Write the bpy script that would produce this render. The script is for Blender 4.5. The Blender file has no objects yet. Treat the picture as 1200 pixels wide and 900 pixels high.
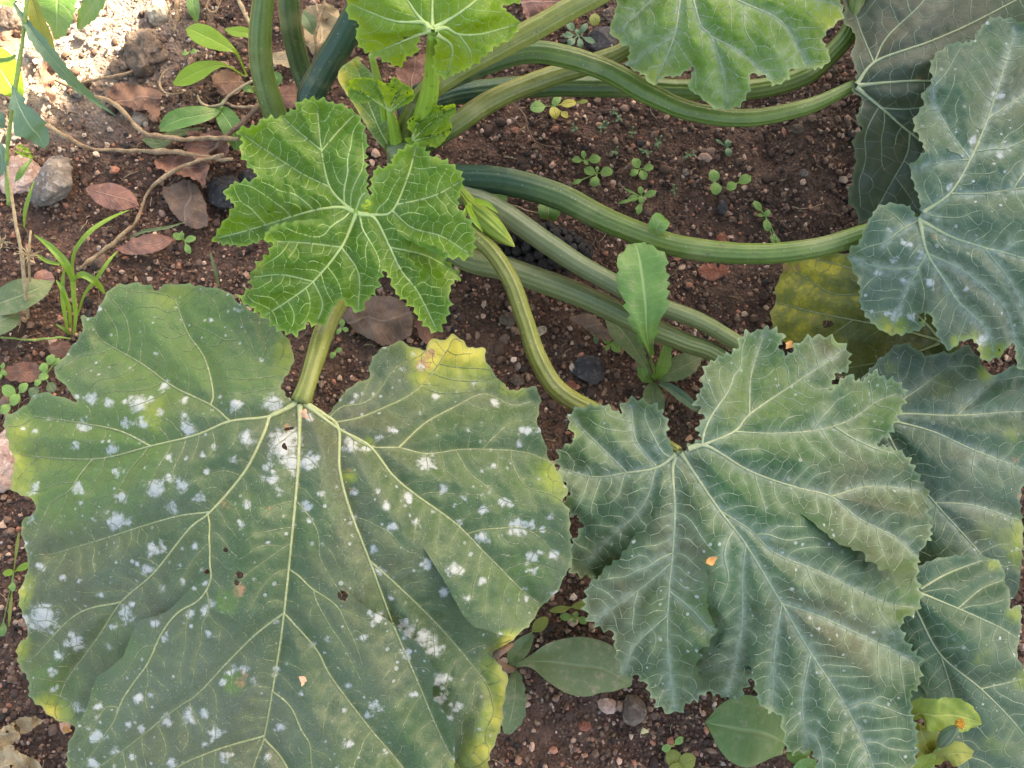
import bpy, math, random
import numpy as np
from mathutils import Vector, Matrix, kdtree
from mathutils.geometry import delaunay_2d_cdt

random.seed(7)
RNG = np.random.default_rng(11)
R = math.radians
scene = bpy.context.scene
COL = scene.collection

# ------------------------------------------------------------------ camera
CAM_Z, TILT, HFOV = 0.86, R(9.0), R(58.0)
CAM_X, CAM_Y = 0.0, -0.125
FPX = 600.0 / math.tan(HFOV / 2)
cam_data = bpy.data.cameras.new('camera')
cam_data.sensor_fit = 'HORIZONTAL'
cam_data.angle = HFOV
cam_data.clip_start = 0.01
cam_data.clip_end = 500.0
cam = bpy.data.objects.new('camera', cam_data)
cam.location = (CAM_X, CAM_Y, CAM_Z)
cam.rotation_euler = (TILT, 0, 0)
COL.objects.link(cam)
scene.camera = cam

# ------------------------------------------------------------------ sky, sun, exposure
SUN_EL = R(33.0)
SUN_DIR = Vector((math.cos(R(45)) * math.cos(SUN_EL), math.sin(R(45)) * math.cos(SUN_EL), math.sin(SUN_EL)))
world = bpy.data.worlds.new('World')
scene.world = world
world.use_nodes = True
wn = world.node_tree
sky = wn.nodes.new('ShaderNodeTexSky')
sky.sky_type = 'NISHITA'
sky.sun_disc = False
sky.sun_elevation = SUN_EL
sky.sun_rotation = R(45.0)
sky.dust_density = 3.0
sky.air_density = 1.0
sky.ozone_density = 0.6
wn.links.new(sky.outputs[0], wn.nodes['Background'].inputs[0])
wn.nodes['Background'].inputs[1].default_value = 0.105
sun_data = bpy.data.lights.new('sun', 'SUN')
sun_data.energy = 5.0
sun_data.angle = R(0.55)
sun_data.color = (1.0, 0.93, 0.82)
sun = bpy.data.objects.new('sun', sun_data)
sun.rotation_euler = SUN_DIR.to_track_quat('Z', 'Y').to_euler()
sun.location = (3, 3, 4)
COL.objects.link(sun)
vs = scene.view_settings
vs.view_transform = 'Standard'
vs.look = 'None'
vs.gamma = 1.0
vs.exposure = 2.84
vs.use_curve_mapping = False
try:
    vs.use_white_balance = True
    vs.white_balance_temperature = 8100
    vs.white_balance_tint = 10
except Exception:
    pass


# ------------------------------------------------------------------ helpers: pixels to places
def P(px, py, z):
    """points of the photograph -> places at height z (arrays)"""
    px = np.asarray(px, float); py = np.asarray(py, float); z = np.asarray(z, float)
    x = (px - 600.0) / FPX
    y = -(py - 450.0) / FPX
    c, s = math.cos(TILT), math.sin(TILT)
    yw = y * c + s
    zw = y * s - c
    k = (z - CAM_Z) / zw
    return np.stack([CAM_X + k * x, CAM_Y + k * yw, z + 0 * k], -1)


def mpp(z):
    return (CAM_Z - z) / FPX


_perm = np.random.default_rng(3).permutation(512)
_grad = np.stack([np.cos(np.arange(512) * 2.399), np.sin(np.arange(512) * 2.399)], -1)


def noise2(x, y, seed=0):
    x = np.asarray(x, float) + seed * 17.31; y = np.asarray(y, float) + seed * 9.77
    xi = np.floor(x).astype(int); yi = np.floor(y).astype(int)
    xf = x - xi; yf = y - yi
    u = xf ** 3 * (xf * (xf * 6 - 15) + 10); v = yf ** 3 * (yf * (yf * 6 - 15) + 10)

    def g(ix, iy, dx, dy):
        h = _perm[(_perm[ix & 511] + iy) & 511]
        return _grad[h, 0] * dx + _grad[h, 1] * dy
    a = g(xi, yi, xf, yf); b = g(xi + 1, yi, xf - 1, yf)
    c = g(xi, yi + 1, xf, yf - 1); d = g(xi + 1, yi + 1, xf - 1, yf - 1)
    return (a + u * (b - a)) + v * ((c + u * (d - c)) - (a + u * (b - a)))


def fbm(x, y, oct=4, seed=0):
    t = 0; a = 1.0
    for i in range(oct):
        t = t + a * noise2(x * 2 ** i, y * 2 ** i, seed + i * 3)
        a *= 0.5
    return t


def catmull(pts, step, closed=False):
    p = np.asarray(pts, float)
    n = len(p)
    out = []
    rng = range(n) if closed else range(n - 1)
    for i in rng:
        if closed:
            p0, p1, p2, p3 = p[(i - 1) % n], p[i], p[(i + 1) % n], p[(i + 2) % n]
        else:
            p1, p2 = p[i], p[i + 1]
            p0 = p[i - 1] if i > 0 else 2 * p1 - p2
            p3 = p[i + 2] if i + 2 < n else 2 * p2 - p1
        L = np.linalg.norm((p2 - p1)[:2])
        m = max(1, int(round(L / step)))
        for k in range(m):
            t = k / m
            out.append(0.5 * ((2 * p1) + (p2 - p0) * t + (2 * p0 - 5 * p1 + 4 * p2 - p3) * t * t + (3 * p1 - p0 - 3 * p2 + p3) * t ** 3))
    if not closed:
        out.append(p[-1])
    return np.array(out)


def inside(pts, poly):
    x, y = pts[:, 0], pts[:, 1]
    res = np.zeros(len(pts), bool)
    a = poly; b = np.roll(poly, -1, 0)
    for (x1, y1), (x2, y2) in zip(a, b):
        if y1 == y2:
            continue
        c = ((y1 > y) != (y2 > y)) & (x < (x2 - x1) * (y - y1) / (y2 - y1) + x1)
        res ^= c
    return res


class KD:
    def __init__(self, pts):
        self.k = kdtree.KDTree(len(pts))
        for i, p in enumerate(pts):
            self.k.insert((p[0], p[1], 0), i)
        self.k.balance()

    def dist(self, q):
        f = self.k.find
        return np.array([f((a[0], a[1], 0))[2] for a in q])

    def near(self, q):
        f = self.k.find
        r = [f((a[0], a[1], 0)) for a in q]
        return np.array([t[1] for t in r]), np.array([t[2] for t in r])


def mesh_from(name, verts, faces, attrs=None, smooth=True):
    """faces: list of (M,k) int arrays"""
    me = bpy.data.meshes.new(name)
    verts = np.asarray(verts, np.float32)
    if not isinstance(faces, list):
        faces = [faces]
    faces = [np.asarray(f, np.int32) for f in faces if len(f)]
    me.vertices.add(len(verts))
    me.vertices.foreach_set('co', verts.ravel())
    loops = np.concatenate([f.ravel() for f in faces])
    tot = np.concatenate([np.full(len(f), f.shape[1], np.int32) for f in faces])
    start = np.concatenate([[0], np.cumsum(tot)[:-1]]).astype(np.int32)
    me.loops.add(len(loops))
    me.loops.foreach_set('vertex_index', loops)
    me.polygons.add(len(tot))
    me.polygons.foreach_set('loop_start', start)
    me.polygons.foreach_set('loop_total', tot)
    me.polygons.foreach_set('use_smooth', np.full(len(tot), smooth, bool))
    for k, v in (attrs or {}).items():
        v = np.asarray(v, np.float32)
        if v.ndim == 1:
            a = me.attributes.new(k, 'FLOAT', 'POINT'); a.data.foreach_set('value', v)
        else:
            a = me.attributes.new(k, 'FLOAT_COLOR', 'POINT')
            a.data.foreach_set('color', np.concatenate([v, np.ones((len(v), 1), np.float32)], 1).ravel())
    me.update(calc_edges=True)
    me.validate()
    return me


def link(name, me, mat, parent=None):
    o = bpy.data.objects.new(name, me)
    if mat is not None and not me.materials:
        me.materials.append(mat)
    COL.objects.link(o)
    if parent is not None:
        o.parent = parent
        off = parent.location if parent.parent is None else Vector((0, 0, 0))
        o.matrix_parent_inverse = Matrix.Translation(-off)
    return o


def tag(o, label=None, cat=None, group=None, kind=None):
    if label: o['label'] = label
    if cat: o['category'] = cat
    if group: o['group'] = group
    if kind: o['kind'] = kind
    return o


def empty(name, loc, label, cat, group=None):
    o = bpy.data.objects.new(name, None)
    o.location = loc
    o.empty_display_size = 0.02
    COL.objects.link(o)
    return tag(o, label, cat, group)


# ------------------------------------------------------------------ helpers: shader nodes
class NT:
    def __init__(self, name):
        self.mat = bpy.data.materials.new(name)
        self.mat.use_nodes = True
        self.t = self.mat.node_tree
        self.t.nodes.clear()
        self.out = self.t.nodes.new('ShaderNodeOutputMaterial')
        self.pos = self.n('ShaderNodeTexCoord').outputs['Object']

    def n(self, typ, **kw):
        nd = self.t.nodes.new(typ)
        for k, v in kw.items():
            setattr(nd, k, v)
        return nd

    def put(self, sock, v):
        if hasattr(v, 'is_linked') or isinstance(v, bpy.types.NodeSocket):
            self.t.links.new(v, sock)
        else:
            if isinstance(v, tuple) and len(v) == 3 and sock.type == 'RGBA':
                v = (*v, 1)
            sock.default_value = v

    def attr(self, name):
        return self.n('ShaderNodeAttribute', attribute_name=name).outputs['Fac']

    def attrc(self, name):
        return self.n('ShaderNodeAttribute', attribute_name=name).outputs['Color']

    def m(self, op, a, b=0.0, clamp=False):
        nd = self.n('ShaderNodeMath', operation=op, use_clamp=clamp)
        self.put(nd.inputs[0], a); self.put(nd.inputs[1], b)
        return nd.outputs[0]

    def rng(self, v, lo, hi, a=0.0, b=1.0, smooth=False):
        nd = self.n('ShaderNodeMapRange', clamp=True)
        if smooth: nd.interpolation_type = 'SMOOTHSTEP'
        self.put(nd.inputs[0], v)
        for i, q in enumerate((lo, hi, a, b)):
            self.put(nd.inputs[i + 1], q)
        return nd.outputs[0]

    def noise(self, scale, detail=3.0, vec=None, rough=0.55, dist=0.0, color=False):
        nd = self.n('ShaderNodeTexNoise')
        self.put(nd.inputs['Vector'], vec if vec is not None else self.pos)
        nd.inputs['Scale'].default_value = scale
        nd.inputs['Detail'].default_value = detail
        nd.inputs['Roughness'].default_value = rough
        nd.inputs['Distortion'].default_value = dist
        return nd.outputs['Color' if color else 'Fac']

    def vor(self, scale, feature='F1', vec=None, rand=1.0):
        nd = self.n('ShaderNodeTexVoronoi', feature=feature)
        self.put(nd.inputs['Vector'], vec if vec is not None else self.pos)
        nd.inputs['Scale'].default_value = scale
        nd.inputs['Randomness'].default_value = rand
        return nd

    def mix(self, a, b, fac, blend='MIX'):
        nd = self.n('ShaderNodeMix', data_type='RGBA', blend_type=blend)
        self.put(nd.inputs[0], fac)
        self.put(nd.inputs[6], a); self.put(nd.inputs[7], b)
        return nd.outputs[2]

    def warp(self, amt, scale):
        c = self.noise(scale, 2.0, color=True)
        s = self.n('ShaderNodeVectorMath', operation='SUBTRACT')
        self.put(s.inputs[0], c); s.inputs[1].default_value = (.5, .5, .5)
        q = self.n('ShaderNodeVectorMath', operation='SCALE')
        self.put(q.inputs[0], s.outputs[0]); q.inputs['Scale'].default_value = amt
        a = self.n('ShaderNodeVectorMath', operation='ADD')
        self.put(a.inputs[0], self.pos); self.put(a.inputs[1], q.outputs[0])
        return a.outputs[0]

    def finish(self, col, rough=0.6, bump=None, bdist=0.001, bstr=1.0, spec=0.4, trans=0.0, tcol=None, sheen=0.0, coat=0.0):
        b = self.n('ShaderNodeBsdfPrincipled')
        self.put(b.inputs['Base Color'], col)
        self.put(b.inputs['Roughness'], rough)
        self.put(b.inputs['Specular IOR Level'], spec)
        b.inputs['Sheen Weight'].default_value = sheen
        b.inputs['Sheen Roughness'].default_value = 0.5
        b.inputs['Coat Weight'].default_value = coat
        nrm = None
        if bump is not None:
            bp = self.n('ShaderNodeBump')
            bp.inputs['Distance'].default_value = bdist
            bp.inputs['Strength'].default_value = bstr
            self.put(bp.inputs['Height'], bump)
            nrm = bp.outputs[0]
            self.put(b.inputs['Normal'], nrm)
        sh = b.outputs[0]
        if trans:
            t = self.n('ShaderNodeBsdfTranslucent')
            self.put(t.inputs[0], tcol if tcol is not None else col)
            if nrm is not None:
                self.put(t.inputs['Normal'], nrm)
            mx = self.n('ShaderNodeMixShader')
            mx.inputs[0].default_value = trans
            self.put(mx.inputs[1], sh); self.put(mx.inputs[2], t.outputs[0])
            sh = mx.outputs[0]
        self.put(self.out.inputs[0], sh)
        return self.mat


def leaf_material(name, dark, light, vein, ret=0.3, ret_scale=105.0, silver=(.42, .5, .42), speck=0.5, halo=0.35,
                  yellow=(.47, .43, .07), rough=0.44, trans=0.2, tcol=(.22, .34, .03), bd=0.0011, spec=0.30, pale=None, sheen=.0, bloom=None, bronze=0.0, fleck=0.0, dust=0.0, ynoise=1.0, fresh=(.085, .155, .03), lime=(.20, .26, .035)):
    s = NT(name)
    n1 = s.noise(11.0, 3.0); n2 = s.noise(70.0, 4.0); n3 = s.noise(700.0, 3.0)
    v = s.m('ADD', s.m('MULTIPLY', n1, .6), s.m('MULTIPLY', n2, .4))
    col = s.mix(dark, light, s.rng(v, .34, .66))
    if bloom:
        col = s.mix(col, bloom, s.rng(s.noise(6.5, 3.0), .38, .62, 0, .72))
    if bronze:
        col = s.mix(col, (.074, .070, .030), s.rng(s.noise(13.0, 4.0), .50, .68, 0, bronze))
    w2 = s.warp(.004, 250.0)
    d2 = s.vor(ret_scale * 2.4, 'DISTANCE_TO_EDGE', w2).outputs[0]
    l2 = s.rng(d2, .0, .09, 1, 0)
    # uneven strength: the net of small veins fades in and out over the blade
    fade = s.rng(s.noise(38.0, 2.0), .35, .65, .25, 1.0)
    net = s.m('MULTIPLY', s.m('MULTIPLY', l2, ret), fade, True)
    col = s.mix(col, vein, net)
    col = s.mix(col, vein, s.m('MULTIPLY', s.attr('vh'), halo))
    sv = s.m('MULTIPLY', s.attr('silver'), s.rng(s.noise(160.0, 4.0), .3, .65))
    col = s.mix(col, silver, s.m('MULTIPLY', sv, .8, True))
    ny = s.m('ADD', s.m('MULTIPLY', s.m('SUBTRACT', s.noise(110.0, 6.0, rough=.65), .5), .8), s.m('MULTIPLY', s.m('SUBTRACT', s.noise(32.0, 3.0), .5), 1.1))
    if ynoise != 1.0:
        ny = s.m('MULTIPLY', ny, ynoise)
    fr = s.rng(s.m('ADD', s.attr('fresh'), s.m('MULTIPLY', ny, .5)), .1, .9, smooth=True)
    col = s.mix(col, fresh, s.m('MULTIPLY', s.m('MULTIPLY', fr, .75), s.rng(s.attr('fresh'), .02, .2)))
    ya = s.attr('yellow')
    yw = s.m('MULTIPLY', s.rng(s.m('ADD', ya, s.m('MULTIPLY', ny, .6)), .05, .55, smooth=True), s.rng(ya, .02, .2))
    col = s.mix(col, lime, s.m('MULTIPLY', yw, .85))
    yl = s.m('MULTIPLY', s.rng(s.m('ADD', ya, ny), .45, 1.05, smooth=True), s.rng(ya, .1, .5))
    col = s.mix(col, yellow, s.m('MULTIPLY', yl, .92))
    br = s.rng(s.m('ADD', s.attr('brown'), s.m('MULTIPLY', s.m('SUBTRACT', s.noise(260.0, 5.0, rough=.7), .5), 2.2)), .45, .9, smooth=True)
    br = s.m('MULTIPLY', br, s.rng(s.attr('brown'), .05, .25))
    col = s.mix(col, (.30, .17, .09), br)
    col = s.mix(col, pale or vein, s.m('MULTIPLY', s.attr('rim'), .6))
    # tiny pale hair bases
    vs_ = s.vor(620.0)
    sp = s.rng(vs_.outputs['Distance'], .10, .24, 1, 0)
    sep = s.n('ShaderNodeSeparateColor'); s.put(sep.inputs[0], vs_.outputs['Color'])
    sp = s.m('MULTIPLY', sp, s.rng(sep.outputs[0], .60, .85))
    sp = s.m('MULTIPLY', sp, s.rng(s.noise(45.0, 2.0), .4, .62))
    col = s.mix(col, (.50, .55, .42), s.m('MULTIPLY', sp, speck))
    if dust:
        du = s.m('MULTIPLY', s.rng(s.noise(1100.0, 4.0, rough=.7), .48, .68), s.rng(s.noise(24.0, 4.0), .35, .65, .25, 1.0))
        col = s.mix(col, (.26, .29, .24), s.m('MULTIPLY', du, dust))
    mn = s.m('ADD', s.m('MULTIPLY', s.noise(240.0, 3.0, rough=.5), .6), s.m('MULTIPLY', s.noise(1300.0, 4.0, rough=.7), .4))
    mi = s.m('ADD', s.attr('mildew'), s.m('MULTIPLY', s.m('SUBTRACT', mn, .5), 2.5))
    mi = s.m('MULTIPLY', s.rng(mi, .24, .82, smooth=True), s.rng(s.attr('mildew'), .04, .4))
    if fleck:
        vf = s.vor(150.0)
        sf = s.n('ShaderNodeSeparateColor'); s.put(sf.inputs[0], vf.outputs['Color'])
        rad = s.rng(sf.outputs[1], 0, 1, .06, .24)
        fk = s.m('MULTIPLY', s.m('LESS_THAN', s.m('ADD', vf.outputs['Distance'], s.m('MULTIPLY', s.m('SUBTRACT', mn, .5), .25)), rad), s.rng(sf.outputs[0], .50, .54))
        fk = s.m('MULTIPLY', fk, s.rng(s.noise(16.0, 3.0), .42, .60))
        mi = s.m('MAXIMUM', mi, s.m('MULTIPLY', fk, fleck))
    col = s.mix(col, (.50, .525, .525), s.m('MULTIPLY', mi, .74))
    h = s.m('ADD', s.m('MULTIPLY', n3, .25), s.m('MULTIPLY', n2, .9))
    h = s.m('ADD', h, s.m('MULTIPLY', s.rng(d2, 0, .25), .35 * min(1, ret * 2)))
    rg = s.m('ADD', rough, s.m('MULTIPLY', mi, .3), True)
    tc = s.mix(tcol, (.5, .42, .03), yl)
    return s.finish(col, rg, h, bd, .9, spec, trans, tc, sheen)


# ------------------------------------------------------------------ shape builders
def tps(ctrl):
    c = np.asarray(ctrl, float)
    xy = c[:, :2] / 100.0; z = c[:, 2]
    n = len(c)

    def U(r2):
        return np.where(r2 > 1e-12, r2 * np.log(np.maximum(r2, 1e-12)), 0)
    K = U(((xy[:, None] - xy[None]) ** 2).sum(-1)) + np.eye(n) * 0.3
    Q = np.hstack([np.ones((n, 1)), xy])
    A = np.zeros((n + 3, n + 3)); A[:n, :n] = K; A[:n, n:] = Q; A[n:, :n] = Q.T
    sol = np.linalg.solve(A, np.concatenate([z, np.zeros(3)]))

    def f(p):
        q = np.asarray(p, float)[:, :2] / 100.0
        r2 = ((q[:, None] - xy[None]) ** 2).sum(-1)
        return U(r2) @ sol[:n] + sol[n] + q @ sol[n + 1:]
    return f


def serrate(poly, amp, spacing, closed=True, sign=1.0, seed=0):
    """teeth along a line sampled every ~2 px"""
    rg = np.random.default_rng(seed + 5)
    nxt = np.roll(poly, -1, 0) if closed else np.vstack([poly[1:], poly[-1:] * 2 - poly[-2:-1]])
    prv = np.roll(poly, 1, 0) if closed else np.vstack([poly[:1] * 2 - poly[1:2], poly[:-1]])
    t = nxt - prv
    t /= np.linalg.norm(t, axis=1)[:, None] + 1e-9
    nrm = np.stack([t[:, 1], -t[:, 0]], -1) * sign
    s = np.concatenate([[0], np.cumsum(np.linalg.norm(np.diff(poly, axis=0), axis=1))])
    off = np.zeros(len(poly))
    pos = 0.0
    while pos < s[-1]:
        w = spacing * rg.uniform(.55, 1.5); a = amp * rg.uniform(.45, 1.3)
        if not closed or pos + w < s[-1]:
            u = (s - pos) / w
            k = (u >= 0) & (u < 1)
            pk = rg.uniform(.45, .75)
            off[k] = a * (np.where(u[k] < pk, (u[k] / pk) ** 1.9, ((1 - u[k]) / (1 - pk)) ** 1.7) - .35)
        pos += w
    off += amp * .35 * noise2(s / 5.0, s * 0, seed)
    return poly + nrm * off[:, None]


def poly_area(p):
    return 0.5 * np.sum(p[:, 0] * np.roll(p[:, 1], -1) - np.roll(p[:, 0], -1) * p[:, 1])


def venation(poly, mains, sp, seed=0, cuts=()):
    """net of small veins: cells between the main veins; the way each cell drains to the leaf base sets how thick its veins are"""
    import heapq
    rg = np.random.default_rng(seed + 70)
    lo, hi = poly.min(0) - sp * 1.5, poly.max(0) + sp * 1.5
    gx = np.arange(lo[0], hi[0], sp); gy = np.arange(lo[1], hi[1], sp * .866)
    S = np.array([(x + (sp / 2 if j % 2 else 0), y) for j, y in enumerate(gy) for x in gx])
    S = S + rg.uniform(-.36, .36, S.shape) * sp
    M = np.vstack(mains)
    kdM = KD(M)
    S = S[kdM.dist(S) > sp * .62]
    pair = []
    for c in mains:
        s = np.concatenate([[0], np.cumsum(np.linalg.norm(np.diff(c, axis=0), axis=1))])
        pos = sp * .3
        while pos < s[-1]:
            i = min(int(np.searchsorted(s, pos)), len(c) - 2)
            t = c[i + 1] - c[max(i - 1, 0)]; t = t / (np.linalg.norm(t) + 1e-9)
            nn = np.array([-t[1], t[0]])
            for sd in (-1, 1):
                pair.append(c[i] + nn * sd * sp * .42 + t * rg.uniform(-.15, .15) * sp)
            pos += sp * rg.uniform(.75, 1.15)
    S = np.vstack([S, pair])
    res = delaunay_2d_cdt([Vector(v) for v in S], [], [], 0, 1e-4, False)
    sv = np.array([(v.x, v.y) for v in res[0]])
    T = np.array([f for f in res[2] if len(f) == 3])
    A, B, C = sv[T[:, 0]], sv[T[:, 1]], sv[T[:, 2]]
    D = 2 * (A[:, 0] * (B[:, 1] - C[:, 1]) + B[:, 0] * (C[:, 1] - A[:, 1]) + C[:, 0] * (A[:, 1] - B[:, 1]))
    D = np.where(np.abs(D) < 1e-6, 1e-6, D)
    a2, b2, c2 = (A ** 2).sum(1), (B ** 2).sum(1), (C ** 2).sum(1)
    cc = np.stack([(a2 * (B[:, 1] - C[:, 1]) + b2 * (C[:, 1] - A[:, 1]) + c2 * (A[:, 1] - B[:, 1])) / D,
                   (a2 * (C[:, 0] - B[:, 0]) + b2 * (A[:, 0] - C[:, 0]) + c2 * (B[:, 0] - A[:, 0])) / D], -1)
    cen = (A + B + C) / 3
    N = cc * .75 + cen * .25
    em = {}
    for i, t in enumerate(T):
        for k in range(3):
            e = (min(t[k], t[(k + 1) % 3]), max(t[k], t[(k + 1) % 3]))
            em.setdefault(e, []).append(i)
    ok = inside(N, poly)
    mi, md = kdM.near(N)
    src = md < sp * .26
    N[src] = M[mi[src]]
    # distance to the base along the main veins
    arcs = []; done = []
    for n_, c in enumerate(mains):
        s = np.concatenate([[0], np.cumsum(np.linalg.norm(np.diff(c, axis=0), axis=1))])
        a0 = 0.0
        if n_ and np.linalg.norm(c[0] - mains[0][0]) > 14:
            P_ = np.vstack(mains[:n_]); Q_ = np.concatenate(arcs)
            a0 = Q_[np.linalg.norm(P_ - c[0], axis=1).argmin()]
        arcs.append(a0 + s)
    arc = np.concatenate(arcs)
    E = [(l[0], l[1]) for l in em.values() if len(l) == 2 and ok[l[0]] and ok[l[1]] and not (src[l[0]] and src[l[1]])]
    if cuts:
        mid = np.array([(N[i] + N[j]) / 2 for i, j in E])
        dc = KD(np.vstack(cuts)).dist(mid)
        E = [e for e, d in zip(E, dc) if d > sp * .42]
    adj = {}
    for i, j in E:
        L = float(np.linalg.norm(N[i] - N[j])) + .3
        adj.setdefault(i, []).append((j, L)); adj.setdefault(j, []).append((i, L))
    flow = {}
    for it in range(3):
        dist = {}; par = {}; h = []
        for i in np.where(src & ok)[0]:
            i = int(i)
            dist[i] = .62 * arc[mi[i]]; heapq.heappush(h, (dist[i], i))
        order = []
        seen = set()
        while h:
            d, i = heapq.heappop(h)
            if i in seen: continue
            seen.add(i); order.append(i)
            for j, L in adj.get(i, []):
                if src[j]: continue
                f = flow.get((min(i, j), max(i, j)), 0)
                nd = d + L / (1 + .30 * f ** .45)
                if nd < dist.get(j, 1e9):
                    dist[j] = nd; par[j] = i; heapq.heappush(h, (nd, j))
        sub = {i: 1.0 for i in order}
        flow = {}
        for i in reversed(order):
            if i in par:
                sub[par[i]] += sub[i]
                flow[(min(i, par[i]), max(i, par[i]))] = sub[i]
    kids = {}
    for i, q in par.items():
        kids.setdefault(q, []).append(i)
    paths = []
    stack = [(int(i), c) for i in np.where(src & ok)[0] for c in kids.get(int(i), [])]
    while stack:
        q, c = stack.pop(0)
        path = [q, c]
        while kids.get(path[-1]):
            ks = sorted(kids[path[-1]], key=lambda k: -sub[k])
            for k in ks[1:]:
                stack.append((path[-1], k))
            path.append(ks[0])
        pts = N[path]; sz = np.array([sub[k] for k in path]); sz[0] = sz[1]
        if len(pts) > 3:
            pts = pts.copy()
            for _ in range(4 if sz[1] > 6 else 1):
                pts[1:-1] = pts[:-2] * .22 + pts[1:-1] * .56 + pts[2:] * .22
            N[path[1:-1]] = pts[1:-1]
        r_ = catmull(np.column_stack([pts, sz]), 4.0)
        paths.append((r_[:, :2], np.maximum(r_[:, 2], .5)))
    tree = set((min(i, q), max(i, q)) for i, q in par.items())
    cross = []
    for i, j in E:
        if (min(i, j), max(i, j)) not in tree:
            n_ = max(2, int(np.linalg.norm(N[i] - N[j]) / 4.0) + 1)
            t = np.linspace(0, 1, n_ + 1)[:, None]
            cross.append((N[i] * (1 - t) + N[j] * t, np.full(n_ + 1, .35)))
    return paths + cross


def tube_arrays(pts, rad, sides=6, flutes=0, depth=0.0, cap=True, twist=0.0, flat=1.0):
    pts = np.asarray(pts, float); rad = np.asarray(rad, float)
    n = len(pts)
    t = np.gradient(pts, axis=0)
    t /= np.linalg.norm(t, axis=1)[:, None] + 1e-12
    up = np.array([0, 0, 1.0])
    if abs(t[0] @ up) > .95:
        up = np.array([1.0, 0, 0])
    a = np.cross(t[0], up); a /= np.linalg.norm(a)
    A = np.zeros((n, 3)); A[0] = a
    for i in range(1, n):
        a = A[i - 1] - t[i] * (A[i - 1] @ t[i])
        A[i] = a / (np.linalg.norm(a) + 1e-12)
    B = np.cross(A, t)
    th = np.arange(sides) / sides * 2 * math.pi
    tw = np.arange(n)[:, None] * twist
    if flutes:
        rf = np.random.default_rng(int(abs(pts[0, 0]) * 1e6) % 9973)
        cs = np.cos(flutes * th + .9 * np.sin(th * 2 + rf.uniform(0, 6)) + .7 * np.sin(th * 3 + rf.uniform(0, 6)))
        amp_ = .55 + .45 * np.sin(th * 2 + rf.uniform(0, 6)) * np.sin(th * 5 + rf.uniform(0, 6))
        ridge = cs * amp_
        stripe = np.clip(ridge * .8 + rf.normal(0, .35, sides), -1, 1)
        prof = 1.0 + depth * ridge
    else:
        prof = 1.0 + 0 * th
        stripe = 0 * th
    ct = np.cos(th[None] + tw) * prof; st = np.sin(th[None] + tw) * prof * flat
    V = pts[:, None] + rad[:, None, None] * (A[:, None] * ct[..., None] + B[:, None] * st[..., None])
    i = np.arange(n - 1)[:, None] * sides; j = np.arange(sides)[None]; j2 = (j + 1) % sides
    F = np.stack([i + j, i + j2, i + sides + j2, i + sides + j], -1).reshape(-1, 4)
    V = V.reshape(-1, 3)
    fl = np.tile(stripe, n)
    u = np.repeat(np.linspace(0, 1, n), sides)
    T = np.zeros((0, 3), int)
    if cap:
        c0, c1 = len(V), len(V) + 1
        V = np.vstack([V, pts[0] - t[0] * rad[0] * .3, pts[-1] + t[-1] * rad[-1] * .3])
        jj = np.arange(sides)
        T = np.vstack([np.stack([np.full(sides, c0), (jj + 1) % sides, jj], -1),
                       np.stack([np.full(sides, c1), (n - 1) * sides + jj, (n - 1) * sides + (jj + 1) % sides], -1)])
        fl = np.concatenate([fl, [0, 0]]); u = np.concatenate([u, [0, 1]])
    return V, F, T, fl, u


class Batch:
    def __init__(self):
        self.V = []; self.Q = []; self.T = []; self.A = {}; self.n = 0

    def add(self, V, Q, T, **attrs):
        self.V.append(V)
        if len(Q): self.Q.append(np.asarray(Q) + self.n)
        if len(T): self.T.append(np.asarray(T) + self.n)
        for k, v in attrs.items():
            self.A.setdefault(k, []).append(np.broadcast_to(v, (len(V),)) if np.ndim(v) < 2 else v)
        self.n += len(V)

    def mesh(self, name, smooth=True):
        f = []
        if self.Q: f.append(np.vstack(self.Q))
        if self.T: f.append(np.vstack(self.T))
        return mesh_from(name, np.vstack(self.V), f, {k: np.concatenate(v) for k, v in self.A.items()}, smooth)


MATS = {}


def vein_material(name, thick, thin):
    s = NT(name)
    w = s.attr('w')
    col = s.mix(thin, thick, s.rng(w, .1, .75))
    col = s.mix(col, s.mix(col, (.6, .6, .45), .5), s.rng(s.noise(400.0, 3.0), .5, .75))
    return s.finish(col, .5, s.noise(900.0, 2.0), .0003, .6, .35, .1)


LEAF_POLYS = []


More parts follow.
